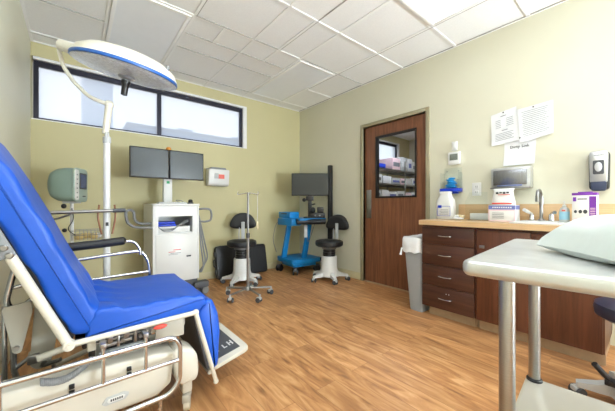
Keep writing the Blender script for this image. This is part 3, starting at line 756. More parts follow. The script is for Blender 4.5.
# ================================================================== DUAL SCREEN WORKSTATION
X0, X1, Y0, Y1 = 0.645, 1.135, 3.40, 3.93
t = thing('workstation_cart', 'white medical cart with open shelf and grey side handles below twin screens', 'medical cart', ((X0+X1)/2, (Y0+Y1)/2, 0), world=True)
m = MB(); q = 0.022
m.box(X0, X0+q, Y0, Y1, 0.2, 1.05, 0.006); m.box(X1-q, X1, Y0, Y1, 0.2, 1.05, 0.006); m.box(X0+q, X1-q, Y1-q, Y1, 0.2, 1.05)
m.box(X0+q, X1-q, Y0+0.004, Y1-q, 0.2, 0.22); m.box(X0+q, X1-q, Y0+0.004, Y1-q, 0.735, 0.752); m.box(X0+q, X1-q, Y0+0.004, Y1-q, 0.935, 1.05)
m.box(X0+q, X0+0.055, Y0+0.002, Y0+0.03, 0.2, 0.94); m.box(X1-0.075, X1-q, Y0+0.002, Y0+0.1, 0.2, 0.94)
body = m.build('cabinet_body', 'white', t, smooth=False)
m = MB(); m.prism(round_poly([(X0-0.008, Y0-0.012), (X1+0.008, Y0-0.012), (X1+0.008, Y1), (X0-0.008, Y1)], 0.03), 1.05, 1.075, 'XY', bev=0.006); m.build('top_deck', 'white', t)
d = MB().box(X0+0.03, X1-0.03, Y0-0.006, Y0+0.003, 0.215, 0.735, 0.004).build('door', 'white', t)
m = MB(); m.box(0.99, 1.04, Y0-0.012, Y0-0.005, 0.47, 0.485, 0.002); m.build('latch', 'inkd', d)
m = MB(); m.box(0.80, 0.87, Y0-0.0072, Y0-0.006, 0.535, 0.541); m.box(0.85, 0.93, Y0-0.0072, Y0-0.006, 0.555, 0.563); m.build('red_label', 'red', d)
m = MB(); m.box(0.82, 0.93, Y0-0.0072, Y0-0.006, 0.520, 0.525); m.box(0.80, 0.9, Y0-0.0072, Y0-0.006, 0.507, 0.511); m.build('grey_label', 'ink', d)
m = MB(); m.tube([(X0, Y0+0.02, 0.815), (0.47, Y0-0.02, 0.83), (0.41, Y0-0.02, 0.88), (0.395, Y0-0.02, 0.99), (0.435, Y0-0.0, 1.015), (0.475, Y0+0.02, 0.99), (0.48, Y0+0.02, 0.9), (0.53, Y0+0.04, 0.86), (X0, Y0+0.06, 0.86)], 0.014, fillet=0.035, n=12); m.build('side_handle', 'grey', t)
m = MB(); m.tube([(X1, Y0+0.04, 0.87), (1.2, Y0, 0.86), (1.275, Y0, 0.875), (1.285, Y0, 0.94), (1.27, Y0, 1.01), (1.19, Y0, 1.02), (X1, Y0+0.04, 1.01)], 0.012, fillet=0.03, n=12); m.build('side_handle', 'grey', t)
m = MB(); m.box(X0+0.01, X1-0.01, Y0+0.02, Y1-0.02, 0.12, 0.2, 0.01); m.box(X0-0.0, X0+0.1, Y0-0.05, Y0+0.05, 0.09, 0.15, 0.012); m.box(X1-0.06, X1+0.11, Y0-0.03, Y0+0.08, 0.085, 0.16, 0.015)
m.build('base_frame', 'dgrey', t)
for (x, y, a) in ((1.20, Y0+0.03, 0.4), (X0+0.05, Y0+0.0, 0.2), (1.10, Y1-0.06, 0), (X0+0.05, Y1-0.06, 0)): caster(t, x, y, 0.045, a, body='dgrey', wheel='grey', w=0.03)
m = MB(); m.box(0.81, 0.905, 3.66, 3.72, 1.075, 1.62, 0.006); colm = m.build('screen_column', 'white', t)
m = MB(); m.box(0.842, 0.875, 3.657, 3.66, 1.315, 1.345); m.build('green_sticker', 'green', colm)
m = MB(); m.box(0.80, 0.91, 3.60, 3.66, 1.45, 1.6, 0.005); m.build('screen_bracket', 'grey', t)
for i, (a, c) in enumerate(((0.455, 0.845), (0.852, 1.245))):
    m = MB(); m.box(a, c, 3.565, 3.60, 1.363, 1.70, 0.005); s_ = m.build('screen', 'black', t)
    MB().box(a+0.012, c-0.012, 3.5635, 3.5655, 1.378, 1.688).build('screen_glass', 'screen', s_, smooth=False)
m = MB(); m.lathe([(0, 0), (0.028, 0), (0.03, 0.012), (0.02, 0.03), (0, 0.036)], 18, Matrix.Translation((0.845, 3.58, 1.70))); m.build('beacon', 'orange', t)
m = MB()
for i, dx in enumerate((0, 0.04, 0.085)):
    m.tube([(X1+0.006, Y0+0.18+dx, 1.0), (X1+0.035+dx*0.3, Y0+0.12+dx, 0.95), (X1+0.05+dx*0.6, Y0+0.1, 0.6), (X1+0.08+dx*0.7, Y0+0.08, 0.32+dx), (X1+0.04, Y0+0.05+dx, 0.24), (X1+0.008, Y0+0.1, 0.3)], 0.009, fillet=0.08, n=8)
m.build('hose', 'grey', t)
o = MB()
o.box(X0+0.12, X0+0.40, Y0+0.04, Y0+0.17, 0, 0.018, 0.004)
kb = thing('keyboard', 'light grey keyboard lying on top of the white medical cart', 'keyboard', (0.86, 3.49, 1.075), 0.03)
MB().box(-0.15, 0.15, -0.055, 0.055, 0, 0.014, 0.004).build('key_tray', 'lgrey', kb)
m = MB()
for r in range(4):
    for c in range(14): m.box(-0.138+c*0.02, -0.122+c*0.02, -0.045+r*0.024, -0.026+r*0.024, 0.014, 0.02, 0.002, 1)
m.build('keys', 'white', kb)
tb = thing('trackball', 'black ball-shaped trackball on the right of the cart top', 'trackball', (1.055, 3.46, 1.075))
MB().lathe([(0, 0), (0.032, 0), (0.034, 0.012), (0.024, 0.02), (0, 0.02)], 20).build('ring_base', 'dgrey', tb)
MB().ell((0, 0, 0.032), 0.026, 0.026, 0.022).build('ball', 'black', tb)
o = MB().tube([(0.99, 3.50, 0.004), (0.93, 3.56, 0.03), (0.90, 3.50, 0.045), (0.96, 3.45, 0.035), (1.0, 3.55, 0.02), (1.06, 3.58, 0.004)], 0.004, fillet=0.04, n=8).build('cable', 'grey'); o.location = (0, 0, 1.075)
tag(o, 'thin grey cable looped on the cart top behind the trackball', 'cable')
m = MB()
for i in range(2): m.box(0.70, 0.90-0.01*i, Y0+0.06, Y0+0.26, 0.03+i*0.028, 0.055+i*0.028, 0.01)
o = m.build('folded_drape', 'navy'); o.location = (0, 0, 0.79); tag(o, 'folded blue drape stacked on the open cart shelf', 'drape')
o = MB().box(0.70, 1.04, Y0+0.03, Y0+0.24, 0, 0.066, 0.004).build('document_box', 'white'); o.location = (0, 0, 0.7525); tag(o, 'flat white box lying under the blue drape on the cart shelf', 'box')
m = MB()
for k in range(3): m.tube([(0.69, Y0+0.03, 0.835), (0.72+k*0.02, Y0+0.022, 0.80-k*0.02), (0.85, Y0+0.022, 0.79-k*0.01), (0.95, Y0+0.025, 0.84+k*0.012), (1.02, Y0+0.03, 0.87+k*0.01)], 0.004, fillet=0.06, n=7)
o = m.build('cable_bundle', 'grey'); tag(o, 'grey cable bundle hanging across the open cart shelf', 'cable')

# ================================================================== SHARPS CONTAINER
t = thing('sharps_container', 'white wall-mounted sharps container with red label on the back wall', 'sharps container', (1.58, YB, 1.30), world=True)
m = MB(); m.box(1.445, 1.735, YB-0.03, YB-0.001, 1.335, 1.585, 0.006); m.prism([(1.465, 1.56), (1.72, 1.56), (1.70, 1.60), (1.49, 1.60)], YB-0.10, YB-0.02, bev=0.006); m.build('wall_bracket', 'grey', t)
m = MB(); m.prism([(YB-0.135, 1.36), (YB-0.155, 1.565), (YB-0.03, 1.575), (YB-0.03, 1.335), (YB-0.115, 1.335)], 1.435, 1.735, 'YZ', bev=0.012, seg=3); bd = m.build('container', 'white', t)
m = MB(); m.box(1.57, 1.655, YB-0.158, YB-0.148, 1.435, 1.495); m.build('red_label', mat('faded_red_label', (226, 112, 96), 0.5), bd)
m = MB(); m.box(1.515, 1.57, YB-0.1575, YB-0.1475, 1.435, 1.51); m.build('grey_label', 'lgrey', bd)

# ================================================================== STOOLS
def stool(label, loc, rz, seat_h=0.59, basem='white', grp='wheeled stools', build_back=True, bh=0.83, seatm='blackv'):
    t = thing('surgeon_stool', label, 'stool', (loc[0], loc[1], 0), rz, grp)
    m = MB(); m.lathe([(0, seat_h-0.085), (0.17, seat_h-0.085), (0.193, seat_h-0.07), (0.198, seat_h-0.04), (0.193, seat_h-0.012), (0.165, seat_h), (0, seat_h+0.004)], 40); s_ = m.build('seat', seatm, t)
    m = MB(); m.lathe([(0, seat_h-0.125), (0.10, seat_h-0.12), (0.11, seat_h-0.085), (0, seat_h-0.085)], 24); m.build('seat_mount', 'grey', t)
    m = MB()
    for i in range(4): m.lathe([(0, 0.34+i*0.032), (0.088-i*0.002, 0.34+i*0.032), (0.092-i*0.002, 0.352+i*0.032), (0.086-i*0.002, 0.368+i*0.032), (0, 0.37+i*0.032)], 24)
    m.build('gas_lift', 'black', t)
    m = MB(); m.lathe([(0, 0.07), (0.145, 0.07), (0.135, 0.11), (0.115, 0.17), (0.108, 0.33), (0.10, 0.345), (0, 0.345)], 28); m.build('pedestal', basem, t)
    m = MB()
    for i in range(5):
        a = i*2*PI/5+0.5; c, s2 = math.cos(a), math.sin(a); sd = Vector((-s2, c, 0)); d = Vector((c, s2, 0))
        vs = []
        for (rr, hw, z0, z1) in ((0.07, 0.035, 0.065, 0.15), (0.18, 0.028, 0.062, 0.105), (0.265, 0.02, 0.06, 0.085)):
            for (sg, z) in ((-1, z0), (1, z0), (1, z1), (-1, z1)):
                p = d*rr+sd*hw*sg; vs.append((p.x, p.y, z))
        f = [(0, 1, 2, 3), (8, 9, 10, 11)]
        for k in (0, 4):
            for j in range(4): f.append((k+j, k+(j+1) % 4, k+4+(j+1) % 4, k+4+j))
        m.raw(vs, f)
    m.build('star_base', basem, t)
    for i in range(5):
        a = i*2*PI/5+0.5; caster(t, 0.262*math.cos(a), 0.262*math.sin(a), 0.028, a+0.6, top=0.064, body='lgrey', wheel='dgrey')
    if build_back:
        # backrest is on the +Y side locally, leaning slightly
        m = MB(); m.box(-0.03, 0.03, 0.08, 0.245, seat_h-0.105, seat_h-0.093, 0.004); m.box(-0.024, 0.024, 0.232, 0.246, seat_h-0.105, bh-0.0, 0.004)
        m.tube([(-0.02, 0.15, seat_h-0.1), (-0.06, 0.235, seat_h+0.02), (-0.05, 0.24, bh-0.08)], 0.006, fillet=0.04)
        m.build('back_post', 'lgrey', t)
        vs = []; f = []; na = 26
        outl = round_poly([(-0.19, -0.07), (-0.185, -0.01), (-0.13, 0.09), (-0.05, 0.13), (0.05, 0.13), (0.13, 0.09), (0.185, -0.01), (0.19, -0.07), (0.13, -0.10), (-0.13, -0.10)], 0.05, 3)
        m = MB(); n_o = len(outl); lay = [(0.90, 0.0), (0.98, 0.008), (1.0, 0.022), (0.98, 0.038), (0.88, 0.05), (0.6, 0.055)]
        for (k, dy) in lay:
            for (x, z) in outl:
                x2, z2 = x*k, z*k; vs.append((x2, 0.25-dy-0.0+0.9*(-x2*x2)+0.055, bh+z2))
        for L_ in range(len(lay)-1):
            for j in range(n_o): f.append((L_*n_o+j, L_*n_o+(j+1) % n_o, (L_+1)*n_o+(j+1) % n_o, (L_+1)*n_o+j))
        f.append(tuple(range(n_o))); f.append(tuple((len(lay)-1)*n_o+j for j in range(n_o)))
        m.raw(vs, f); m.build('backrest', 'blackv', t, angle=60)
    return t
stool('black wheeled stool with backrest in front of the black cases', (1.757, 3.55), math.radians(-30), 0.585, bh=0.82)
stool('black wheeled stool with backrest beside the blue cart', (2.79, 2.92), math.radians(-72), 0.565, bh=0.79)
s3 = stool('dark wheeled stool at the right edge by the sink cabinets', (2.21, 0.015), math.radians(2), 0.55, build_back=False, basem='lgrey', seatm=mat('navy_vinyl', (34, 38, 62), 0.35))
m = MB(); m.tube([(-0.06, 0.08, 0.12), (-0.10, 0.135, 0.17), (-0.135, 0.185, 0.24)], 0.014, fillet=0.03, n=10); m.box(-0.12, -0.07, 0.09, 0.15, 0.14, 0.17, 0.006)
m.build('height_lever', 'black', s3)

# ================================================================== BLACK CASES
t = thing('instrument_case', 'glossy black hard case with latches leaning left of the stool', 'case', (1.72, 3.95, 0), world=True)
lean = Matrix.Translation((0, 3.86, 0)) @ RX(math.radians(-11)) @ Matrix.Translation((0, -3.86, 0))
m = MB(); m.prism(round_poly([(1.55, 0.005), (1.99, 0.005), (1.99, 0.485), (1.55, 0.485)], 0.06), 3.865, 3.91, bev=0.012); m.xf(lean); m.build('front_shell', 'blackv', t)
m = MB(); m.prism(round_poly([(1.55, 0.005), (1.99, 0.005), (1.99, 0.485), (1.55, 0.485)], 0.06), 3.915, 3.955, bev=0.012); m.xf(lean); m.build('rear_shell', 'black', t)
for z in (0.12, 0.37):
    m = MB(); m.box(1.538, 1.551, 3.885, 3.935, z-0.03, z+0.03, 0.003); m.xf(lean); m.build('latch', 'dgrey', t)
m = MB(); m.tube([(1.55, 3.91, 0.19), (1.525, 3.91, 0.2), (1.525, 3.91, 0.29), (1.55, 3.91, 0.30)], 0.008, fillet=0.015); m.xf(lean); m.build('handle', 'black', t)
t = thing('equipment_case', 'flat black case leaning right of the stool against the back wall', 'case', (2.2, 3.95, 0), world=True)
m = MB(); m.prism(round_poly([(2.0, 0.005), (2.385, 0.005), (2.37, 0.445), (2.01, 0.455)], 0.045), 3.90, 3.965, bev=0.012)
lean2 = Matrix.Translation((0, 3.93, 0)) @ RX(math.radians(-8)) @ Matrix.Translation((0, -3.93, 0)); m.xf(lean2); m.build('case_body', 'black', t)
m = MB(); m.prism(round_poly([(2.03, 0.03), (2.355, 0.03), (2.345, 0.415), (2.04, 0.425)], 0.04), 3.895, 3.902); m.xf(lean2); m.build('case_panel', 'blackv', t)

# ================================================================== IV POLE
ix, iy = 1.557, 2.99
t = thing('iv_pole', 'chrome rolling IV pole with hooks standing in front of the stool', 'IV pole', (ix, iy, 0), world=True)
MB().cyl((ix, iy, 0.09), (ix, iy, 0.72), 0.0165, n=16, bev=0.002).build('lower_pole', 'pole_steel', t)
MB().cyl((ix, iy, 0.70), (ix, iy, 1.205), 0.012, n=14).build('upper_pole', 'pole_steel', t)
MB().cyl((ix, iy, 0.68), (ix, iy, 0.735), 0.021, n=16, bev=0.004).build('height_collar', 'dgrey', t)
d = Vector((0.77, -0.634, 0))
m = MB()
m.tube([Vector((ix, iy, 1.20))-d*0.11+Vector((0, 0, 0.02)), Vector((ix, iy, 1.19))-d*0.125, Vector((ix, iy, 1.18))-d*0.11, Vector((ix, iy, 1.203)), Vector((ix, iy, 1.185))+d*0.11, Vector((ix, iy, 1.195))+d*0.125, Vector((ix, iy, 1.215))+d*0.11], 0.005, fillet=0.012, n=8)
m.tube([Vector((ix, iy, 1.2)), (ix+0.06, iy+0.07, 1.185), (ix+0.07, iy+0.08, 1.21)], 0.005, fillet=0.012, n=8)
m.build('hook_bar', 'chrome', t)
m = MB(); m.cyl((ix, iy, 0.075), (ix, iy, 0.125), 0.045, 0.025, n=20, bev=0.006)
angs = [180+17+i*72 for i in range(5)]
for a in angs:
    a = math.radians(a); m.tube([(ix, iy, 0.098), (ix+0.27*math.cos(a), iy+0.27*math.sin(a), 0.082)], 0.014, rends=0.011, n=10)
m.build('star_base', 'pole_steel', t)
for a in angs:
    a = math.radians(a); caster(t, ix+0.265*math.cos(a), iy+0.265*math.sin(a), 0.027, a+0.5, body='lgrey', wheel='dgrey')
tl = thing('hanging_tag', 'thin hanging cord with a pale tag on the IV pole hook', 'tag', (ix+0.0847, iy-0.07, 1.18), world=True)
hx, hy = ix+d.x*0.11, iy+d.y*0.11
MB().tube([(hx, hy, 1.19), (hx+0.003, hy, 1.0), (hx-0.004, hy, 0.86)], 0.0025, fillet=0.05, n=6).build('cord', 'paper', tl)
MB().box(hx-0.014, hx+0.014, hy-0.003, hy+0.003, 0.78, 0.87, 0.002).build('tag_card', 'tan', tl)

# ================================================================== BLUE CART
t = thing('equipment_cart', 'bright blue wheeled equipment cart in the room corner', 'cart', (2.8, 3.6, 0), world=True)
m = MB(); m.prism(round_poly([(2.50, 3.40), (3.04, 3.36), (3.06, 3.86), (2.54, 3.90)], 0.05), 0.165, 0.235, 'XY', bev=0.01); m.prism(round_poly([(2.56, 3.45), (3.0, 3.42), (3.0, 3.82), (2.6, 3.84)], 0.04), 0.11, 0.165, 'XY', bev=0.008); m.build('bottom_tray', 'cyanblue', t)
for (x, y, a) in ((2.56, 3.83, 0.3), (2.58, 3.44, 1.0), (3.0, 3.42, -0.4), (3.0, 3.82, 0.2)): caster(t, x, y, 0.052, a, top=0.115, body='dgrey', wheel='black', w=0.028)
for (x, y) in ((2.66, 3.74), (2.88, 3.50)):
    m = MB(); m.prism([(x-0.13, 0.22), (x-0.04, 0.22), (x+0.08, 0.83), (x-0.0, 0.83)], y-0.02, y+0.02, bev=0.006); m.build('leg', 'cyanblue', t)
m = MB(); m.prism(round_poly([(2.56, 3.30), (3.02, 3.22), (3.10, 3.72), (2.58, 3.78)], 0.03), 0.83, 0.86, 'XY', bev=0.005); m.build('top_shelf', 'cyanblue', t)
m = MB(); m.box(2.50, 2.68, 3.42, 3.80, 0.75, 0.855, 0.008); m.build('drawer', 'cyanblue', t)
m = MB(); m.box(2.52, 2.70, 3.50, 3.80, 0.861, 0.955, 0.008); m.build('storage_bin', 'cyanblue', t)
m = MB(); m.box(2.514, 2.522, 3.57, 3.72, 0.92, 0.935, 0.002); m.build('bin_grip', 'black', t)
m = MB(); p0 = Vector((2.555, 3.37, 0.81)); p1 = Vector((2.96, 3.19, 0.81)); m.tube([p0, p1], 0.042, n=16)
m.box(2.68, 3.0, 3.22, 3.42, 0.82, 0.829, 0.003)
m.build('front_handle', 'black', t)
m = MB(); m.box(3.045, 3.11, 3.17, 3.225, 0.5, 1.68, 0.008); m.build('mast', 'black', t)
m = MB(); m.box(3.05, 3.1, 3.20, 3.50, 0.17, 0.22, 0.004); m.box(3.05, 3.1, 3.18, 3.22, 0.17, 0.52, 0.004); m.build('mast_foot', 'black', t)
m = MB(); m.tube([(2.57, 3.8, 0.86), (2.50, 3.86, 0.75), (2.47, 3.9, 0.5), (2.53, 3.88, 0.3)], 0.005, fillet=0.08, n=6); m.build('cable', 'grey', t); m = MB(); m.tube([(2.72, 3.45, 0.84), (2.80, 3.42, 0.60), (2.85, 3.46, 0.45), (2.95, 3.4, 0.8)], 0.005, fillet=0.1, n=6); m.build('cable', 'grey', t)
m = MB(); m.box(2.74, 2.80, 3.42, 3.425, 0.56, 0.75); m.xf(Matrix.Identity(4)); m.build('hanging_tag', 'paper', t)
# display on its mount
yaw = -math.radians(39.34)
t = thing('display_screen', 'black flat display on a desk arm above the blue cart', 'display', (2.835, 3.40, 0.861), yaw)
m = MB(); m.box(-0.285, 0.285, -0.02, 0.02, 0.345, 0.695, 0.006); s_ = m.build('screen_housing', 'black', t)
MB().box(-0.272, 0.272, -0.022, -0.02, 0.36, 0.683).build('screen_glass', 'screen2', s_, smooth=False)
m = MB(); m.box(-0.10, 0.10, -0.08, 0.10, 0, 0.018, 0.004); m.box(-0.03, 0.03, 0.02, 0.05, 0.015, 0.36, 0.004); m.box(-0.06, 0.06, -0.01, 0.03, 0.27, 0.34, 0.006); m.ell((-0.09, -0.0, 0.28), 0.03, 0.025, 0.03); m.build('stand', 'black', t)
t = thing('camera_console', 'black control console with knobs under the display', 'console', (2.95, 3.33, 0.861), yaw)
m = MB(); m.box(-0.12, 0.10, -0.05, 0.08, 0, 0.08, 0.008); m.box(-0.02, 0.08, -0.03, 0.07, 0.08, 0.17, 0.01); m.build('console_body', 'black', t)
m = MB(); m.ell((-0.09, -0.02, 0.12), 0.045, 0.045, 0.05); m.tube([(-0.12, 0, 0.1), (-0.15, 0, 0.2), (-0.05, 0, 0.22)], 0.012, fillet=0.04); m.build('grip', 'blackv', t)
m = MB(); m.cyl((0.02, -0.058, 0.04), (0.02, -0.048, 0.04), 0.015, n=14); m.cyl((-0.05, -0.058, 0.04), (-0.05, -0.048, 0.04), 0.012, n=14); m.build('knob', 'grey', t)

# ================================================================== SINK CABINETS
CF = 2.61
def cabinet(name, label, y0, y1):
    t = thing(name, label, 'cabinet', ((CF+XR)/2, (y0+y1)/2, 0), world=True, group='base cabinets under the worktop')
    m = MB(); m.box(CF+0.02, XR-0.002, y0, y1, 0.095, 0.872); m.build('body', 'cabwood_v', t, smooth=False)
    m = MB(); m.box(CF+0.08, CF+0.10, y0+(0.03 if y1 > 1.3 else 0), y1-(0.035 if y1 > 1.3 else 0), 0, 0.095); m.box(CF+0.10, XR-0.002, y0+0.01, y1-0.04, 0.0, 0.094); m.build('toe_kick', 'toe', t, smooth=False)
    return t
t = cabinet('drawer_cabinet', 'dark wood base cabinet with four drawers beside the bin', 0.955, 1.43)
zz = [(0.695, 0.85), (0.50, 0.69), (0.305, 0.495), (0.098, 0.30)]
for (a, c) in zz:
    dr_ = MB().box(CF, CF+0.019, 0.965, 1.428, a, c, 0.0015).build('drawer', 'cabwood', t)
    m = MB(); zc = a+(c-a)*0.52; yc = 1.205
    m.tube([(CF, yc-0.06, zc), (CF-0.028, yc-0.055, zc), (CF-0.03, yc, zc-0.004), (CF-0.028, yc+0.055, zc), (CF, yc+0.06, zc)], 0.005, fillet=0.018, n=8); m.build('handle', 'chrome', dr_)
    if c < 0.31:
        m = MB()
        for k in (-1, 1): m.cyl((CF-0.002, yc-0.02+k*0.012, zc+0.045), (CF+0.001, yc-0.02+k*0.012, zc+0.045), 0.005, n=8)
        m.build('bumper', 'lgrey', dr_)
t = cabinet('sink_cabinet', 'dark wood sink cabinet with plain doors right of the drawers', 0.20, 0.952)
for (a, c) in ((0.58, 0.945), (0.207, 0.575)):
    d_ = MB().box(CF, CF+0.019, a, c, 0.098, 0.85, 0.0015).build('door', 'cabwood_v', t)
    if a > 0.5:
        m = MB(); m.box(CF-0.003, CF+0.0, c-0.06, c-0.02, 0.70, 0.725, 0.001); m.build('latch_plate', 'steel', d_)
# worktop with sink opening
SX0, SX1, SYa, SYb = 2.66, 2.83, 0.45, 0.69
t = thing('worktop', 'tan laminate worktop with low upstand along the right wall', 'worktop', (2.85, 0.8, 0.872), world=True)
m = MB(); z0, z1 = 0.872, 0.915; ya, yb_ = 0.155, 1.445
m.box(2.578, SX0, ya, yb_, z0, z1); m.box(SX1, XR-0.001, ya, yb_, z0, z1); m.box(SX0, SX1, ya, SYa, z0, z1); m.box(SX0, SX1, SYb, yb_, z0, z1)
m.build('top_board', 'counter', t, smooth=False)
m = MB(); m.box(XR-0.02, XR-0.001, -0.35 if False else ya, 1.30, z1, 1.068, 0.002); m.build('upstand', 'counter', t)
t = thing('sink', 'white drop-in sink set in the tan worktop', 'sink', (2.85, 0.57, 0.915), world=True)
m = MB()
for a in ((SX0-0.03, SX0+0.01, SYa-0.03, SYb+0.03), (SX1-0.01, 3.10, SYa-0.03, SYb+0.03), (SX0+0.01, SX1-0.01, SYa-0.03, SYa+0.01), (SX0+0.01, SX1-0.01, SYb-0.01, SYb+0.03)):
    m.box(a[0], a[1], a[2], a[3], 0.9155, 0.928, 0.004)
m.build('rim', 'white', t)
m = MB(); m.box(SX0+0.005, SX1-0.005, SYa+0.005, SYb-0.005, 0.89, 0.894); m.build('bowl', 'white', t, smooth=False)
# faucet
t = thing('faucet', 'chrome swan-neck faucet with wrist blade handles behind the sink', 'faucet', (3.03, 0.63, 0.928), world=True)
m = MB(); m.cyl((3.03, 0.63, 0.928), (3.03, 0.63, 0.945), 0.026, 0.02, bev=0.004); m.tube([(3.03, 0.63, 0.94), (3.03, 0.63, 1.08), (3.02, 0.63, 1.15), (2.97, 0.63, 1.185), (2.915, 0.63, 1.17), (2.905, 0.63, 1.13)], 0.0125, fillet=0.05, n=14)
m.cyl((3.03, 0.63, 1.06), (3.03, 0.63, 1.13), 0.017, n=14, bev=0.003); m.cyl((2.905, 0.63, 1.085), (2.905, 0.63, 1.135), 0.015, n=14, bev=0.002)
m.build('spout', 'steel', t)
for s_ in (-1, 1):
    y = 0.63+s_*0.065
    m = MB(); m.cyl((3.03, y, 0.928), (3.03, y, 0.985), 0.02, 0.016, bev=0.004); h_ = m.build('valve', 'chrome', t)
    m = MB(); m.tube([(3.03, y, 0.985), (3.0, y+s_*0.01, 0.995), (2.95, y+s_*0.035, 1.02 if s_ > 0 else 1.0)], 0.009, fillet=0.02, rends=0.014)
    m.build('blade_handle', 'white' if s_ > 0 else 'chrome', h_)

# --- items on the worktop
Z = 0.9155
t = thing('wipes_jug', 'white plastic jug with blue label at the left end of the worktop', 'jug', (2.93, 1.335, Z))
m = MB(); n_ = 28; vs = []; f = []
pf = [(0, 0.9), (0.006, 1.0), (0.15, 1.0), (0.19, 0.93), (0.225, 0.72), (0.25, 0.62), (0.262, 0.6)]
for (z, k) in pf:
    for j in range(n_):
        a, c = sup(2*PI*j/n_, 0.05*k, 0.088*k, 4); vs.append((a, c, z))
for i in range(len(pf)-1):
    for j in range(n_): f.append((i*n_+j, i*n_+(j+1) % n_, (i+1)*n_+(j+1) % n_, (i+1)*n_+j))
f.append(tuple(range(n_))); f.append(tuple((len(pf)-1)*n_+j for j in range(n_)))
m.raw(vs, f); bd = m.build('bottle', 'white', t, angle=60)
m = MB(); m.prism(round_poly([(-0.055, 0.262), (0.055, 0.262), (0.05, 0.282), (-0.05, 0.282)], 0.008), -0.03, 0.03, 'YZ', bev=0.003); m.build('lid', 'white', t)
m = MB()
for (a, b_, c, d_) in ((-0.066, 0.062, 0.035, 0.038), (-0.066, 0.062, 0.130, 0.134), (-0.066, -0.063, 0.035, 0.134), (0.059, 0.062, 0.035, 0.134)): m.box(-0.0515, -0.0495, a, b_, c, d_)
m.box(-0.0515, -0.0495, 0.02, 0.055, 0.115, 0.142); m.build('blue_label', 'navy', bd)
m = MB()
for i in range(4): m.box(-0.0512, -0.0495, -0.045, 0.04-0.01*(i % 2), 0.05+i*0.015, 0.054+i*0.015)
m.build('label_lines', 'ink', bd)
# acrylic holder
t = thing('acrylic_holder', 'clear acrylic brochure stand between the white jug and pink box', 'holder', (2.96, 1.06, Z))
m = MB(); m.prism([(0.10, 0), (0.10, 0.18), (0.06, 0.265), (-0.09, 0.265), (-0.09, 0)], -0.03, -0.027, 'YZ'); m.box(-0.03, 0.06, -0.09, 0.10, 0, 0.004); m.box(0.057, 0.06, -0.09, 0.10, 0.004, 0.10)
m.build('acrylic_panel', 'clear', t)
o = MB().box(-0.04, 0.025, -0.08, 0.08, 0, 0.06, 0.003).build('supply_box', 'white'); o.location = (3.0, 1.05, Z+0.005); tag(o, 'small white box sitting in the clear acrylic stand', 'box')
t = thing('tissue_pack', 'crumpled white tissue pack lying beside the white jug', 'tissue pack', (2.86, 1.20, Z))
m = MB(); m.ell((0, 0, 0.014), 0.035, 0.055, 0.014); m.ell((0.03, 0.02, 0.024), 0.02, 0.03, 0.024, RZ(0.5)); m.build('wrapper', 'white', t)
MB().box(-0.01, 0.04, -0.05, -0.01, 0.02, 0.05, 0.005).build('paper_fold', 'tan', t)
o = MB().lathe([(0, 0), (0.03, 0), (0.032, 0.02), (0.03, 0.1), (0.024, 0.108), (0, 0.108)], 20).build('medicine_jar', 'brown'); o.location = (2.99, 0.905, Z); tag(o, 'small brown jar half hidden behind the pink box', 'jar')
t = thing('glove_box', 'pink and white carton with blue-violet top band under a white bag', 'box', (2.90, 0.832, Z), 0.0); t.scale = (1, 0.87, 1)
m = MB(); m.box(-0.06, 0.06, -0.115, 0.115, 0, 0.145, 0.002); bd = m.build('carton', 'white', t)
m = MB(); m.box(-0.0615, -0.0595, -0.113, 0.113, 0.105, 0.14); m.box(-0.058, 0.058, -0.116, -0.1145, 0.105, 0.14); m.build('violet_band', 'lav', bd)
m = MB(); m.box(-0.0612, -0.0597, -0.113, 0.113, 0.095, 0.104); m.box(-0.0612, -0.0597, -0.113, -0.105, 0.006, 0.095); m.box(-0.0612, -0.0597, 0.105, 0.113, 0.006, 0.095); m.box(-0.0612, -0.0597, -0.113, 0.113, 0.003, 0.01); m.build('pink_border', 'pink' if False else 'blush', bd)
m = MB()
for i in range(4): m.box(-0.0613, -0.06, -0.02-0.0, 0.08, 0.03+i*0.014, 0.034+i*0.014)
m.build('print_lines', 'ink', bd)
m = MB()
for i in range(9): m.box(-0.0622, -0.061, -0.085+i*0.019, -0.072+i*0.019, 0.117, 0.128)
m.build('band_print', 'white', bd)
t = thing('wipes_pouch', 'crinkled white pouch with dark print standing on the pink carton', 'pouch', (2.90, 0.835, Z+0.1455))
vs = []; f = []; n_ = 24; pf = [(0, 1.0, .045), (0.03, 1.0, .045), (0.08, .92, .036), (0.12, .85, .02), (0.142, .95, .008)]
for (z, k, hx_) in pf:
    for j in range(n_):
        a, c = sup(2*PI*j/n_, hx_, 0.085*k, 3); vv = Vector((a, c, z)); vv.x += 0.006*noise.noise(vv*30); vv.y += 0.006*noise.noise(vv*25); vs.append(vv)
for i in range(len(pf)-1):
    for j in range(n_): f.append((i*n_+j, i*n_+(j+1) % n_, (i+1)*n_+(j+1) % n_, (i+1)*n_+j))
f.append(tuple(range(n_))); f.append(tuple((len(pf)-1)*n_+j for j in range(n_)))
m = MB(); m.raw(vs, f); bd = m.build('pouch_body', 'white', t, angle=70)
m = MB()
for i in range(4): m.box(-0.034, -0.028, -0.05+i*0.026, -0.030+i*0.026, 0.100-0.006*(i % 2), 0.112, 0.002)
m.build('dark_print', 'inkd', bd)
m = MB(); m.box(-0.049, -0.043, -0.075, 0.075, 0.006, 0.018, 0.002); m.box(-0.041, -0.035, -0.06, 0.03, 0.085, 0.09, 0.001); m.build('red_stripe', 'red', bd)
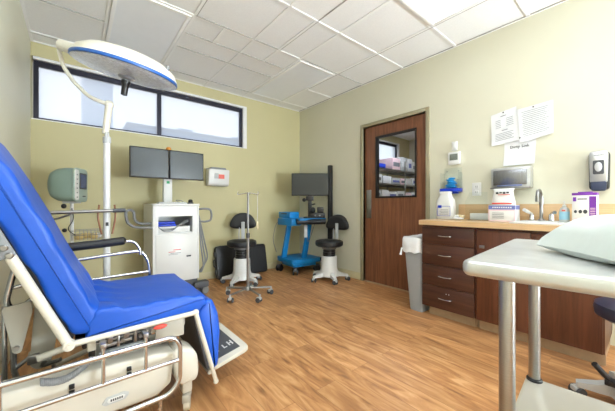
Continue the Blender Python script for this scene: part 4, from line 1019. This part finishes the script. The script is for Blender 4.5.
# purple wipes box
t = thing('wipes_box', 'tall white and purple carton on the worktop near the soap dispenser', 'box', (2.90, 0.325, Z), 0.0)
m = MB(); m.box(-0.055, 0.055, -0.085, 0.085, 0, 0.215, 0.002); bd = m.build('carton', 'white', t)
m = MB(); m.box(-0.057, 0.057, -0.087, 0.087, 0.213, 0.232, 0.004); m.box(-0.02, 0.03, -0.05, 0.05, 0.232, 0.24, 0.003); m.build('lid', 'purple', t)
m = MB(); m.box(-0.0565, -0.0545, -0.083, -0.035, 0.02, 0.205); m.box(-0.0565, -0.0545, 0.055, 0.078, 0.17, 0.2); m.build('purple_panel', 'purple', bd)
m = MB()
for i in range(3): m.cyl((-0.0562, 0.06-i*0.034, 0.095), (-0.0548, 0.06-i*0.034, 0.095), 0.011+0.002*i, n=14)
m.box(-0.056, -0.0548, -0.02, 0.045, 0.183, 0.19); m.build('picture_dots', 'inkd', bd)
m = MB()
for i in range(5): m.box(-0.0572, -0.0562, -0.076, -0.042, 0.07+i*0.012, 0.074+i*0.012)
m.box(-0.056, -0.0548, 0.02, 0.07, 0.04, 0.045); m.build('print_lines', 'blush', bd)
t = thing('sanitizer_bottle', 'clear pump sanitizer bottle with pale blue label beside the purple carton', 'bottle', (2.90, 0.48, 0.9285))
MB().lathe([(0, 0), (0.032, 0), (0.035, 0.006), (0.035, 0.095), (0.028, 0.115), (0.014, 0.125), (0.014, 0.132), (0, 0.132)], 24).build('bottle', 'lgrey', t)
MB().lathe([(0.0355, 0.02), (0.0358, 0.022), (0.0358, 0.085), (0.0355, 0.087)], 24).build('label', mat('pale_blue_label', (150, 200, 222), 0.5), t)
m = MB(); m.cyl((0, 0, 0.13), (0, 0, 0.145), 0.013, n=14); m.cyl((0, 0, 0.145), (0, 0, 0.165), 0.005, n=8); m.box(-0.035, 0.008, -0.007, 0.007, 0.163, 0.172, 0.003); m.build('pump', 'white', t)
m = MB(); m.box(-0.0365, -0.034, -0.012, 0.012, 0.09, 0.102, 0.001); m.build('red_mark', 'red', t)

# ================================================================== WALL ITEMS (right wall)
W_ = XR
t = thing('soap_dispenser', 'silver and black wall soap dispenser above the purple carton', 'soap dispenser', (W_, 0.275, 1.16), world=True)
m = MB(); m.prism(round_poly([(0.215, 1.175), (0.34, 1.175), (0.345, 1.46), (0.21, 1.46)], 0.025), W_-0.06, W_-0.001, 'YZ', bev=0.008); m.build('backplate', 'black', t)
m = MB(); m.prism(round_poly([(0.222, 1.23), (0.332, 1.23), (0.338, 1.45), (0.32, 1.468), (0.234, 1.468), (0.216, 1.45)], 0.012), W_-0.095, W_-0.06, 'YZ', bev=0.01); cv = m.build('front_cover', 'steel_top', t)
m = MB(); m.prism(round_poly([(0.242, 1.29), (0.312, 1.29), (0.312, 1.395), (0.242, 1.395)], 0.01), W_-0.0965, W_-0.094, 'YZ'); wn_ = m.build('sight_window', 'dgrey', cv)
m = MB(); m.ell((W_-0.098, 0.277, 1.345), 0.006, 0.024, 0.036); m.build('refill_bag', 'lgrey', wn_)
m = MB()
for i in range(7): m.box(W_-0.0965, W_-0.0945, 0.245+i*0.009, 0.251+i*0.009, 1.43, 1.438)
m.build('cover_lettering', 'grey', cv)
m = MB(); m.prism(round_poly([(0.232, 1.165), (0.322, 1.165), (0.33, 1.235), (0.225, 1.235)], 0.015), W_-0.10, W_-0.055, 'YZ', bev=0.006); m.build('push_bar', mat('navy_push_bar', (40, 48, 72), 0.4), t)
t = thing('paper_towel_dispenser', 'stainless steel paper towel dispenser below the posted pages', 'towel dispenser', (W_, 0.85, 1.20), world=True)
m = MB(); m.prism([(W_-0.10, 1.225), (W_-0.10, 1.395), (W_-0.085, 1.40), (W_-0.001, 1.415), (W_-0.001, 1.215), (W_-0.085, 1.215)], 0.70, 1.0, 'XZ' if False else 'XZ', bev=0) if False else None
m.prism([(W_-0.10, 1.235), (W_-0.105, 1.385), (W_-0.095, 1.40), (W_-0.001, 1.405), (W_-0.001, 1.215), (W_-0.095, 1.215)], 0.705, 1.0, 'XZ', bev=0.003)
hs = m.build('housing', 'steel_top', t)
m = MB(); m.box(W_-0.112, W_-0.103, 0.725, 0.98, 1.24, 1.375, 0.004); m.build('front_door', brushed('satin_steel_door', (150, 152, 158), 0.25, (2, 40, 2)), hs)
m = MB(); m.box(W_-0.116, W_-0.09, 0.70, 1.005, 1.208, 1.222, 0.003); m.build('lower_lip', 'steel', hs)
m = MB(); m.box(W_-0.115, W_-0.104, 0.76, 0.95, 1.228, 1.242, 0.004); m.build('towel_edge', mat('blue_grey_towel', (120, 130, 170), 0.8), hs)
t = thing('glove_dispenser', 'clear wall dispenser of blue shoe covers below the thermostat', 'dispenser', (W_, 1.36, 1.19), world=True)
m = MB(); m.box(W_-0.014, W_-0.011, 1.27, 1.455, 1.23, 1.455); m.box(W_-0.10, W_-0.001, 1.268, 1.272, 1.22, 1.40); m.box(W_-0.10, W_-0.001, 1.453, 1.457, 1.22, 1.40); m.box(W_-0.10, W_-0.097, 1.27, 1.455, 1.22, 1.30); m.build('clear_box', 'clear', t)
m = MB(); m.box(W_-0.104, W_-0.002, 1.265, 1.46, 1.20, 1.235, 0.005); m.build('blue_tray', 'navy', t)
m = MB()
for i in range(6): m.ell((W_-0.055, 1.36+0.01*math.sin(i*2), 1.25+i*0.018), 0.036, 0.06-0.005*i, 0.011)
m.build('blue_covers', 'bluegl', t)
m = MB(); m.box(W_-0.06, W_-0.012, 1.30, 1.42, 1.18, 1.2, 0.004); m.build('lower_lip', 'navy', t)
m = MB()
for (y, z) in ((1.30, 1.42), (1.42, 1.42), (1.31, 1.33), (1.43, 1.34)): m.cyl((W_-0.017, y, z), (W_-0.014, y, z), 0.005, n=8)
m.build('screw', 'grey', t)
t = thing('thermostat', 'white wall thermostat with grey display left of the towel dispenser', 'thermostat', (W_, 1.345, 1.49), world=True)
MB().box(W_-0.03, W_-0.001, 1.285, 1.405, 1.49, 1.622, 0.006).build('casing', 'white', t)
m = MB(); m.box(W_-0.0315, W_-0.029, 1.305, 1.388, 1.535, 1.602, 0.001); m.build('display', mat('thermostat_lcd', (120, 126, 116), 0.25), t)
t = thing('light_switch', 'white sensor switch plate directly above the thermostat', 'switch', (W_, 1.345, 1.63), world=True)
MB().box(W_-0.012, W_-0.001, 1.315, 1.376, 1.64, 1.735, 0.004).build('plate', 'white', t)
MB().box(W_-0.02, W_-0.011, 1.325, 1.366, 1.65, 1.72, 0.004).build('sensor_cover', 'white', t)
t = thing('wall_outlet', 'white double power outlet on the wall above the worktop', 'outlet', (W_, 1.13, 1.15), world=True)
MB().box(W_-0.008, W_-0.001, 1.09, 1.175, 1.152, 1.285, 0.003).build('plate', 'white', t)
for z in (1.19, 1.245):
    m = MB(); m.box(W_-0.0105, W_-0.007, 1.115, 1.15, z-0.02, z+0.02, 0.003); s_ = m.build('socket', 'white', t)
    m = MB(); m.box(W_-0.0112, W_-0.0103, 1.123, 1.126, z-0.006, z+0.008); m.box(W_-0.0112, W_-0.0103, 1.138, 1.141, z-0.006, z+0.008); m.build('slots', 'dgrey', s_)

def sheet(name, label, pts, off, tilt_lines, pins):
    """sheet of paper pinned to the wall: pts = (y,z) corners clockwise from top left as seen"""
    cy = sum(p[0] for p in pts)/4; cz = sum(p[1] for p in pts)/4
    t = thing(name, label, 'paper', (W_, cy, cz), world=True, group='pages posted above the towel dispenser')
    TL, TR, BR, BL = [Vector((0, p[0], p[1])) for p in pts]; n = 10; vs = []; f = []
    for k, dx in ((0, 0), (1, 0.0008)):
        for i in range(n+1):
            for j in range(n+1):
                a = TL.lerp(TR, i/n); b_ = BL.lerp(BR, i/n); q = a.lerp(b_, j/n)
                curl = 0.014*max(0, (j/n-0.45))**2*3*(0.5+0.5*abs(i/n-0.5)*2)
                vs.append((W_-off-curl+dx, q.y, q.z))
    S_ = (n+1)*(n+1)
    for i in range(n):
        for j in range(n):
            a = i*(n+1)+j; f.append((a, a+1, a+n+2, a+n+1)); f.append((S_+a, S_+a+n+1, S_+a+n+2, S_+a+1))
    m = MB(); m.raw(vs, f); pg = m.build('sheet', 'paper', t)
    def at(s_, q, e=0.0012):
        a = TL.lerp(TR, s_); b_ = BL.lerp(BR, s_); p = a.lerp(b_, q); cu_ = 0.014*max(0, (q-0.45))**2*3*(0.5+0.5*abs(s_-0.5)*2)
        return Vector((W_-off-cu_-e, p.y, p.z))
    m = MB()
    for (s0, s1, q, th) in tilt_lines:
        k = 4
        for i in range(k):
            a = at(s0+(s1-s0)*i/k, q); b_ = at(s0+(s1-s0)*(i+1)/k, q); c = at(s0+(s1-s0)*(i+1)/k, q+th); d2 = at(s0+(s1-s0)*i/k, q+th)
            m.raw([a, b_, c, d2], [(0, 1, 2, 3)])
    if tilt_lines: m.build('print_lines', 'ink', pg, smooth=False)
    for (s_, q) in pins:
        p = at(s_, q); m = MB(); m.ell((p.x-0.003, p.y, p.z), 0.004, 0.006, 0.006, n=10); m.build('push_pin', 'black', t)
    return t, at
lines = [(0.38, 0.6, 0.13, 0.02)]
for i in range(5): lines += [(0.18, 0.38, 0.24+i*0.055, 0.012), (0.58, 0.85, 0.24+i*0.055, 0.012)]
lines += [(0.4, 0.62, 0.57, 0.02)]
for i in range(5): lines += [(0.15, 0.82-0.06*(i % 2), 0.66+i*0.05, 0.012)]
sheet('posted_page', 'left of the three white pages pinned to the wall, with two columns', [(1.005, 1.925), (0.80, 1.965), (0.775, 1.65), (0.995, 1.625)], 0.006, lines, [(0.5, 0.04)])
lines = [(0.12+0.03*(i % 2), 0.88-0.05*(i % 3), 0.12+i*0.055, 0.010) for i in range(14)]
sheet('posted_page', 'right of the three white pages pinned to the wall, full of fine print', [(0.795, 1.93), (0.54, 1.95), (0.535, 1.665), (0.77, 1.62)], 0.009, lines, [(0.47, 0.05), (0.02, 0.85)])
t, at = sheet('posted_page', 'lowest of the three pages, reading Dirty Sink, above the towel dispenser', [(0.892, 1.66), (0.655, 1.66), (0.665, 1.425), (0.90, 1.425)], 0.003, [], [])
pc = at(0.5, 0.285, 0.0015)
text_mb('Dirty Sink', 0.036, frame_mx(pc, (0, -1, 0), (0, 0, 1))).build('heading', 'inkd', [c for c in kids(t) if c.name.startswith('sheet')][0], smooth=False)

# ================================================================== BIN
t = thing('trash_bin', 'slim blue-grey waste bin with white liner beside the drawers', 'bin', (2.86, 1.57, 0), world=True)
def ring(x0, x1, y0, y1, z, r=0.03): return [(x, y, z) for (x, y) in round_poly([(x0, y0), (x1, y0), (x1, y1), (x0, y1)], r)]
m = MB(); vs = []; f = []
rs = [ring(2.645, 3.06, 1.447, 1.58, 0.0), ring(2.64, 3.065, 1.445, 1.585, 0.02), ring(2.63, 3.10, 1.447, 1.645, 0.68), ring(2.625, 3.105, 1.447, 1.65, 0.70), ring(2.64, 3.09, 1.47, 1.635, 0.70), ring(2.66, 3.06, 1.49, 1.60, 0.4)]
k = len(rs[0])
for r_ in rs: vs += r_
for i in range(len(rs)-1):
    for j in range(k): f.append((i*k+j, i*k+(j+1) % k, (i+1)*k+(j+1) % k, (i+1)*k+j))
f.append(tuple(range(k))); f.append(tuple((len(rs)-1)*k+j for j in range(k)))
m.raw(vs, f); m.build('bin_body', 'bin', t)
m = MB(); vs = []; f = []
def nring(x0, x1, y0, y1, z, am, sd):
    out = []
    pl = []
    base = round_poly([(x0, y0), (x1, y0), (x1, y1), (x0, y1)], 0.035)
    for i in range(len(base)):
        a = Vector(base[i]); b_ = Vector(base[(i+1) % len(base)])
        mm = 5 if i % 5 == 4 else 1
        for q_ in range(mm): pl.append(a.lerp(b_, q_/mm))
    for p in pl:
        nz_ = noise.noise(Vector((p.x*22, p.y*22, sd))); out.append((p.x+am*nz_, p.y+am*0.25*nz_, z+am*1.2*noise.noise(Vector((p.x*15, p.y*15, sd+9)))))
    return out
rs = [nring(2.615, 3.11, 1.450, 1.66, 0.585, 0.022, 1), nring(2.612, 3.112, 1.449, 1.66, 0.65, 0.01, 2), nring(2.615, 3.11, 1.45, 1.658, 0.715, 0.004, 3), nring(2.625, 3.10, 1.46, 1.65, 0.735, 0.008, 4), nring(2.66, 3.07, 1.485, 1.62, 0.715, 0.01, 5), nring(2.68, 3.05, 1.50, 1.60, 0.5, 0.01, 6)]
k = len(rs[0])
for r_ in rs: vs += r_
for i in range(len(rs)-1):
    for j in range(k): f.append((i*k+j, i*k+(j+1) % k, (i+1)*k+(j+1) % k, (i+1)*k+j))
m.raw(vs, f); m.tube([(2.62, 1.655, 0.62), (2.615, 1.665, 0.56), (2.61, 1.665, 0.545)], 0.009, fillet=0.02, rends=0.014, n=8); m.build('liner', 'liner', t)

# ================================================================== STEEL TABLE (foreground)
ang = math.radians(5.5)
TZ = 0.9155
t = thing('steel_table', 'stainless steel instrument table with round legs in the right foreground', 'table', (0.771, 0.318, 0), ang)
# local x = short side (away from viewer to the right), local -y = long direction
TW, TL_ = 0.685, 1.5
m = MB(); m.prism(round_poly([(0, 0), (TW, 0), (TW, -TL_), (0, -TL_)], 0.028, 5), TZ-0.041, TZ, 'XY', bev=0.015, seg=4); m.build('tabletop', 'steel_top', t)
m = MB(); m.box(0.13, TW-0.13, -TL_+0.13, -0.13, TZ-0.06, TZ-0.042); m.build('under_frame', 'grey', t)
LX = (0.101, 0.596); LY = (-0.083, -TL_+0.083)
for x in LX:
    for y in LY:
        m = MB(); m.cyl((x, y, 0.07), (x, y, TZ-0.04), 0.0185, n=28); lg = m.build('leg', 'steel', t)
        m = MB(); m.cyl((x, y, 0.0), (x, y, 0.02), 0.02, 0.022, bev=0.003); m.cyl((x, y, 0.02), (x, y, 0.075), 0.012, n=12); m.build('foot', 'dgrey', lg)
        m = MB(); m.cyl((x, y, 0.352), (x, y, 0.392), 0.0255, n=20, bev=0.004); m.build('shelf_collar', 'black', lg)
m = MB(); m.prism(round_poly([(0.08, -0.055), (0.615, -0.055), (0.615, -TL_+0.055), (0.08, -TL_+0.055)], 0.02), 0.36, 0.382, 'XY', bev=0.006); m.build('lower_shelf', 'enamel', t)

# pillow
t = None
def pillow_mb(L, Wd, Ht):
    n = 30; vs = []; f = []
    for sgn in (1, -1):
        for i in range(n+1):
            for j in range(n+1):
                a = -1+2*i/n; b_ = -1+2*j/n
                pinch = 1-0.10*(1-(a*a))*(b_*b_) ; pinch2 = 1-0.10*(1-(b_*b_))*(a*a)
                x = a*L/2*pinch2; y = b_*Wd/2*pinch
                h = (max(0, 1-a**4)*max(0, 1-b_**4))**0.55
                z = h*Ht*(0.62 if sgn > 0 else -0.38)
                z += sgn*0.010*h*noise.noise(Vector((x*9, y*9, 3+sgn)))+0.006*h*math.sin(14*(x+y)+5*noise.noise(Vector((x*5, y*5, 0))))
                if sgn < 0: z = max(z, -0.30*Ht+0.17*Ht*(1-h))
                vs.append((x, y, z+0.30*Ht-0.17*Ht*(1-h)))
    S_ = (n+1)**2
    for i in range(n):
        for j in range(n):
            a = i*(n+1)+j; f.append((a, a+n+1, a+n+2, a+1)); f.append((S_+a, S_+a+1, S_+a+n+2, S_+a+n+1))
    m = MB(); m.raw(vs, f); bmesh.ops.remove_doubles(m.bm, verts=m.bm.verts, dist=0.0004); return m
o = pillow_mb(0.50, 0.40, 0.135).build('pillow', 'pillow', angle=80)
o.location = (1.115, -0.075, TZ+0.001); o.rotation_euler = (0, 0, math.radians(-52))
tag(o, 'pale mint pillow lying on the stainless steel table', 'pillow')

# ================================================================== SUPPLY ROOM beyond the door
t = thing('wire_shelving', 'chrome wire shelving seen through the door glass', 'shelving', (5.2, 3.6, 0), world=True)
sx0, sx1, sy0, sy1 = 4.45, 6.55, 3.40, 3.85
for (x, y) in ((sx0, sy0), (sx1, sy0), (sx0, sy1), (sx1, sy1), (5.5, sy0), (5.5, sy1)):
    MB().cyl((x, y, 0), (x, y, 2.0), 0.013, n=10).build('post', 'chrome', t)
LV = [1.2, 1.5, 1.80]
for z in [0.3, 0.75]+LV:
    m = MB()
    m.box(sx0, sx1, sy0-0.006, sy0+0.006, z-0.03, z); m.box(sx0, sx1, sy1-0.006, sy1+0.006, z-0.03, z); m.box(sx0-0.006, sx0+0.006, sy0, sy1, z-0.03, z); m.box(sx1-0.006, sx1+0.006, sy0, sy1, z-0.03, z)
    for i in range(36): x = sx0+(sx1-sx0)*(i+0.5)/36; m.box(x-0.003, x+0.003, sy0, sy1, z-0.006, z)
    m.build('shelf', 'steel', t, smooth=False)
cols = ['white', 'white', 'lgrey', 'paper', 'white', 'blush', 'paper']
words = {'white': 'white', 'lgrey': 'light grey', 'paper': 'off-white', 'blush': 'pale pink', 'pink': 'bright pink'}
lvn = ['third shelf', 'second shelf', 'top shelf']
rr = random.Random(3)
for li, z in enumerate(LV):
    x = sx0+0.05; n_ = 0; prev = None
    while x < sx1-0.16:
        w_ = rr.uniform(0.16, 0.30); h_ = rr.uniform(0.12, 0.2) if li < 2 else rr.uniform(0.18, 0.30)
        c = rr.choice(cols)
        if li == 2 and x > 5.9 and n_ and not prev == 'pink': c = 'pink'
        if x+w_ > sx1-0.02: break
        if li == 2 and x < 4.93: x += w_+0.015; continue
        t = thing('supply_box', '%s supply box, number %d from the left on the %s of the wire shelving' % (words[c], n_+1, lvn[li]), 'box', (x+w_/2, sy0+0.2, z), world=True, group='supply boxes on the wire shelving')
        m = MB(); m.box(x, x+w_, sy0+0.03, sy0+0.38, z+0.001, z+h_, 0.003); b0 = m.build('carton', c, t)
        m = MB(); m.box(x+0.03, x+w_-0.03, sy0+0.0285, sy0+0.0305, z+h_*0.3, z+h_*0.65); m.build('label', ['ink', 'paper', 'lav'][n_ % 3], b0)
        x += w_+rr.uniform(0.01, 0.04); n_ += 1; prev = c
for o in [o for o in COL.objects if o.name.startswith('supply_box')]:
    o['label'] = o['label'].replace(', number 1 from the left', ', first from the left').replace(', number 2 from', ', second from').replace(', number 3 from', ', third from').replace(', number 4 from', ', fourth from').replace(', number 5 from', ', fifth from').replace(', number 6 from', ', sixth from').replace(', number 7 from', ', seventh from').replace(', number 8 from', ', eighth from').replace(', number 9 from', ', ninth from').replace(', number 10 from', ', tenth from')
t = thing('tool_caddy', 'blue caddy with black handle on the top wire shelf', 'caddy', (4.68, 3.6, 1.80), world=True)
m = MB(); m.box(4.5, 4.88, 3.45, 3.75, 1.801, 1.90, 0.01); m.build('tray', 'navy', t)
m = MB(); m.tube([(4.53, 3.6, 1.89), (4.53, 3.6, 2.02), (4.85, 3.6, 2.02), (4.85, 3.6, 1.89)], 0.012, fillet=0.05); m.build('handle', 'black', t)

# fine placement of small things
def nudge(name, dy=0.0, sy=1.0, sz=1.0):
    o = COL.objects[name]; o.location.y += dy; o.scale = (1, sy, sz)
nudge('paper_towel_dispenser', -0.028); nudge('soap_dispenser', -0.012, 0.85)
nudge('wipes_box', -0.005, 0.76); nudge('sanitizer_bottle', -0.045, 0.85); COL.objects['sanitizer_bottle'].scale = (0.85, 0.85, 0.92)
nudge('wipes_jug', 0.012); nudge('faucet', -0.03)
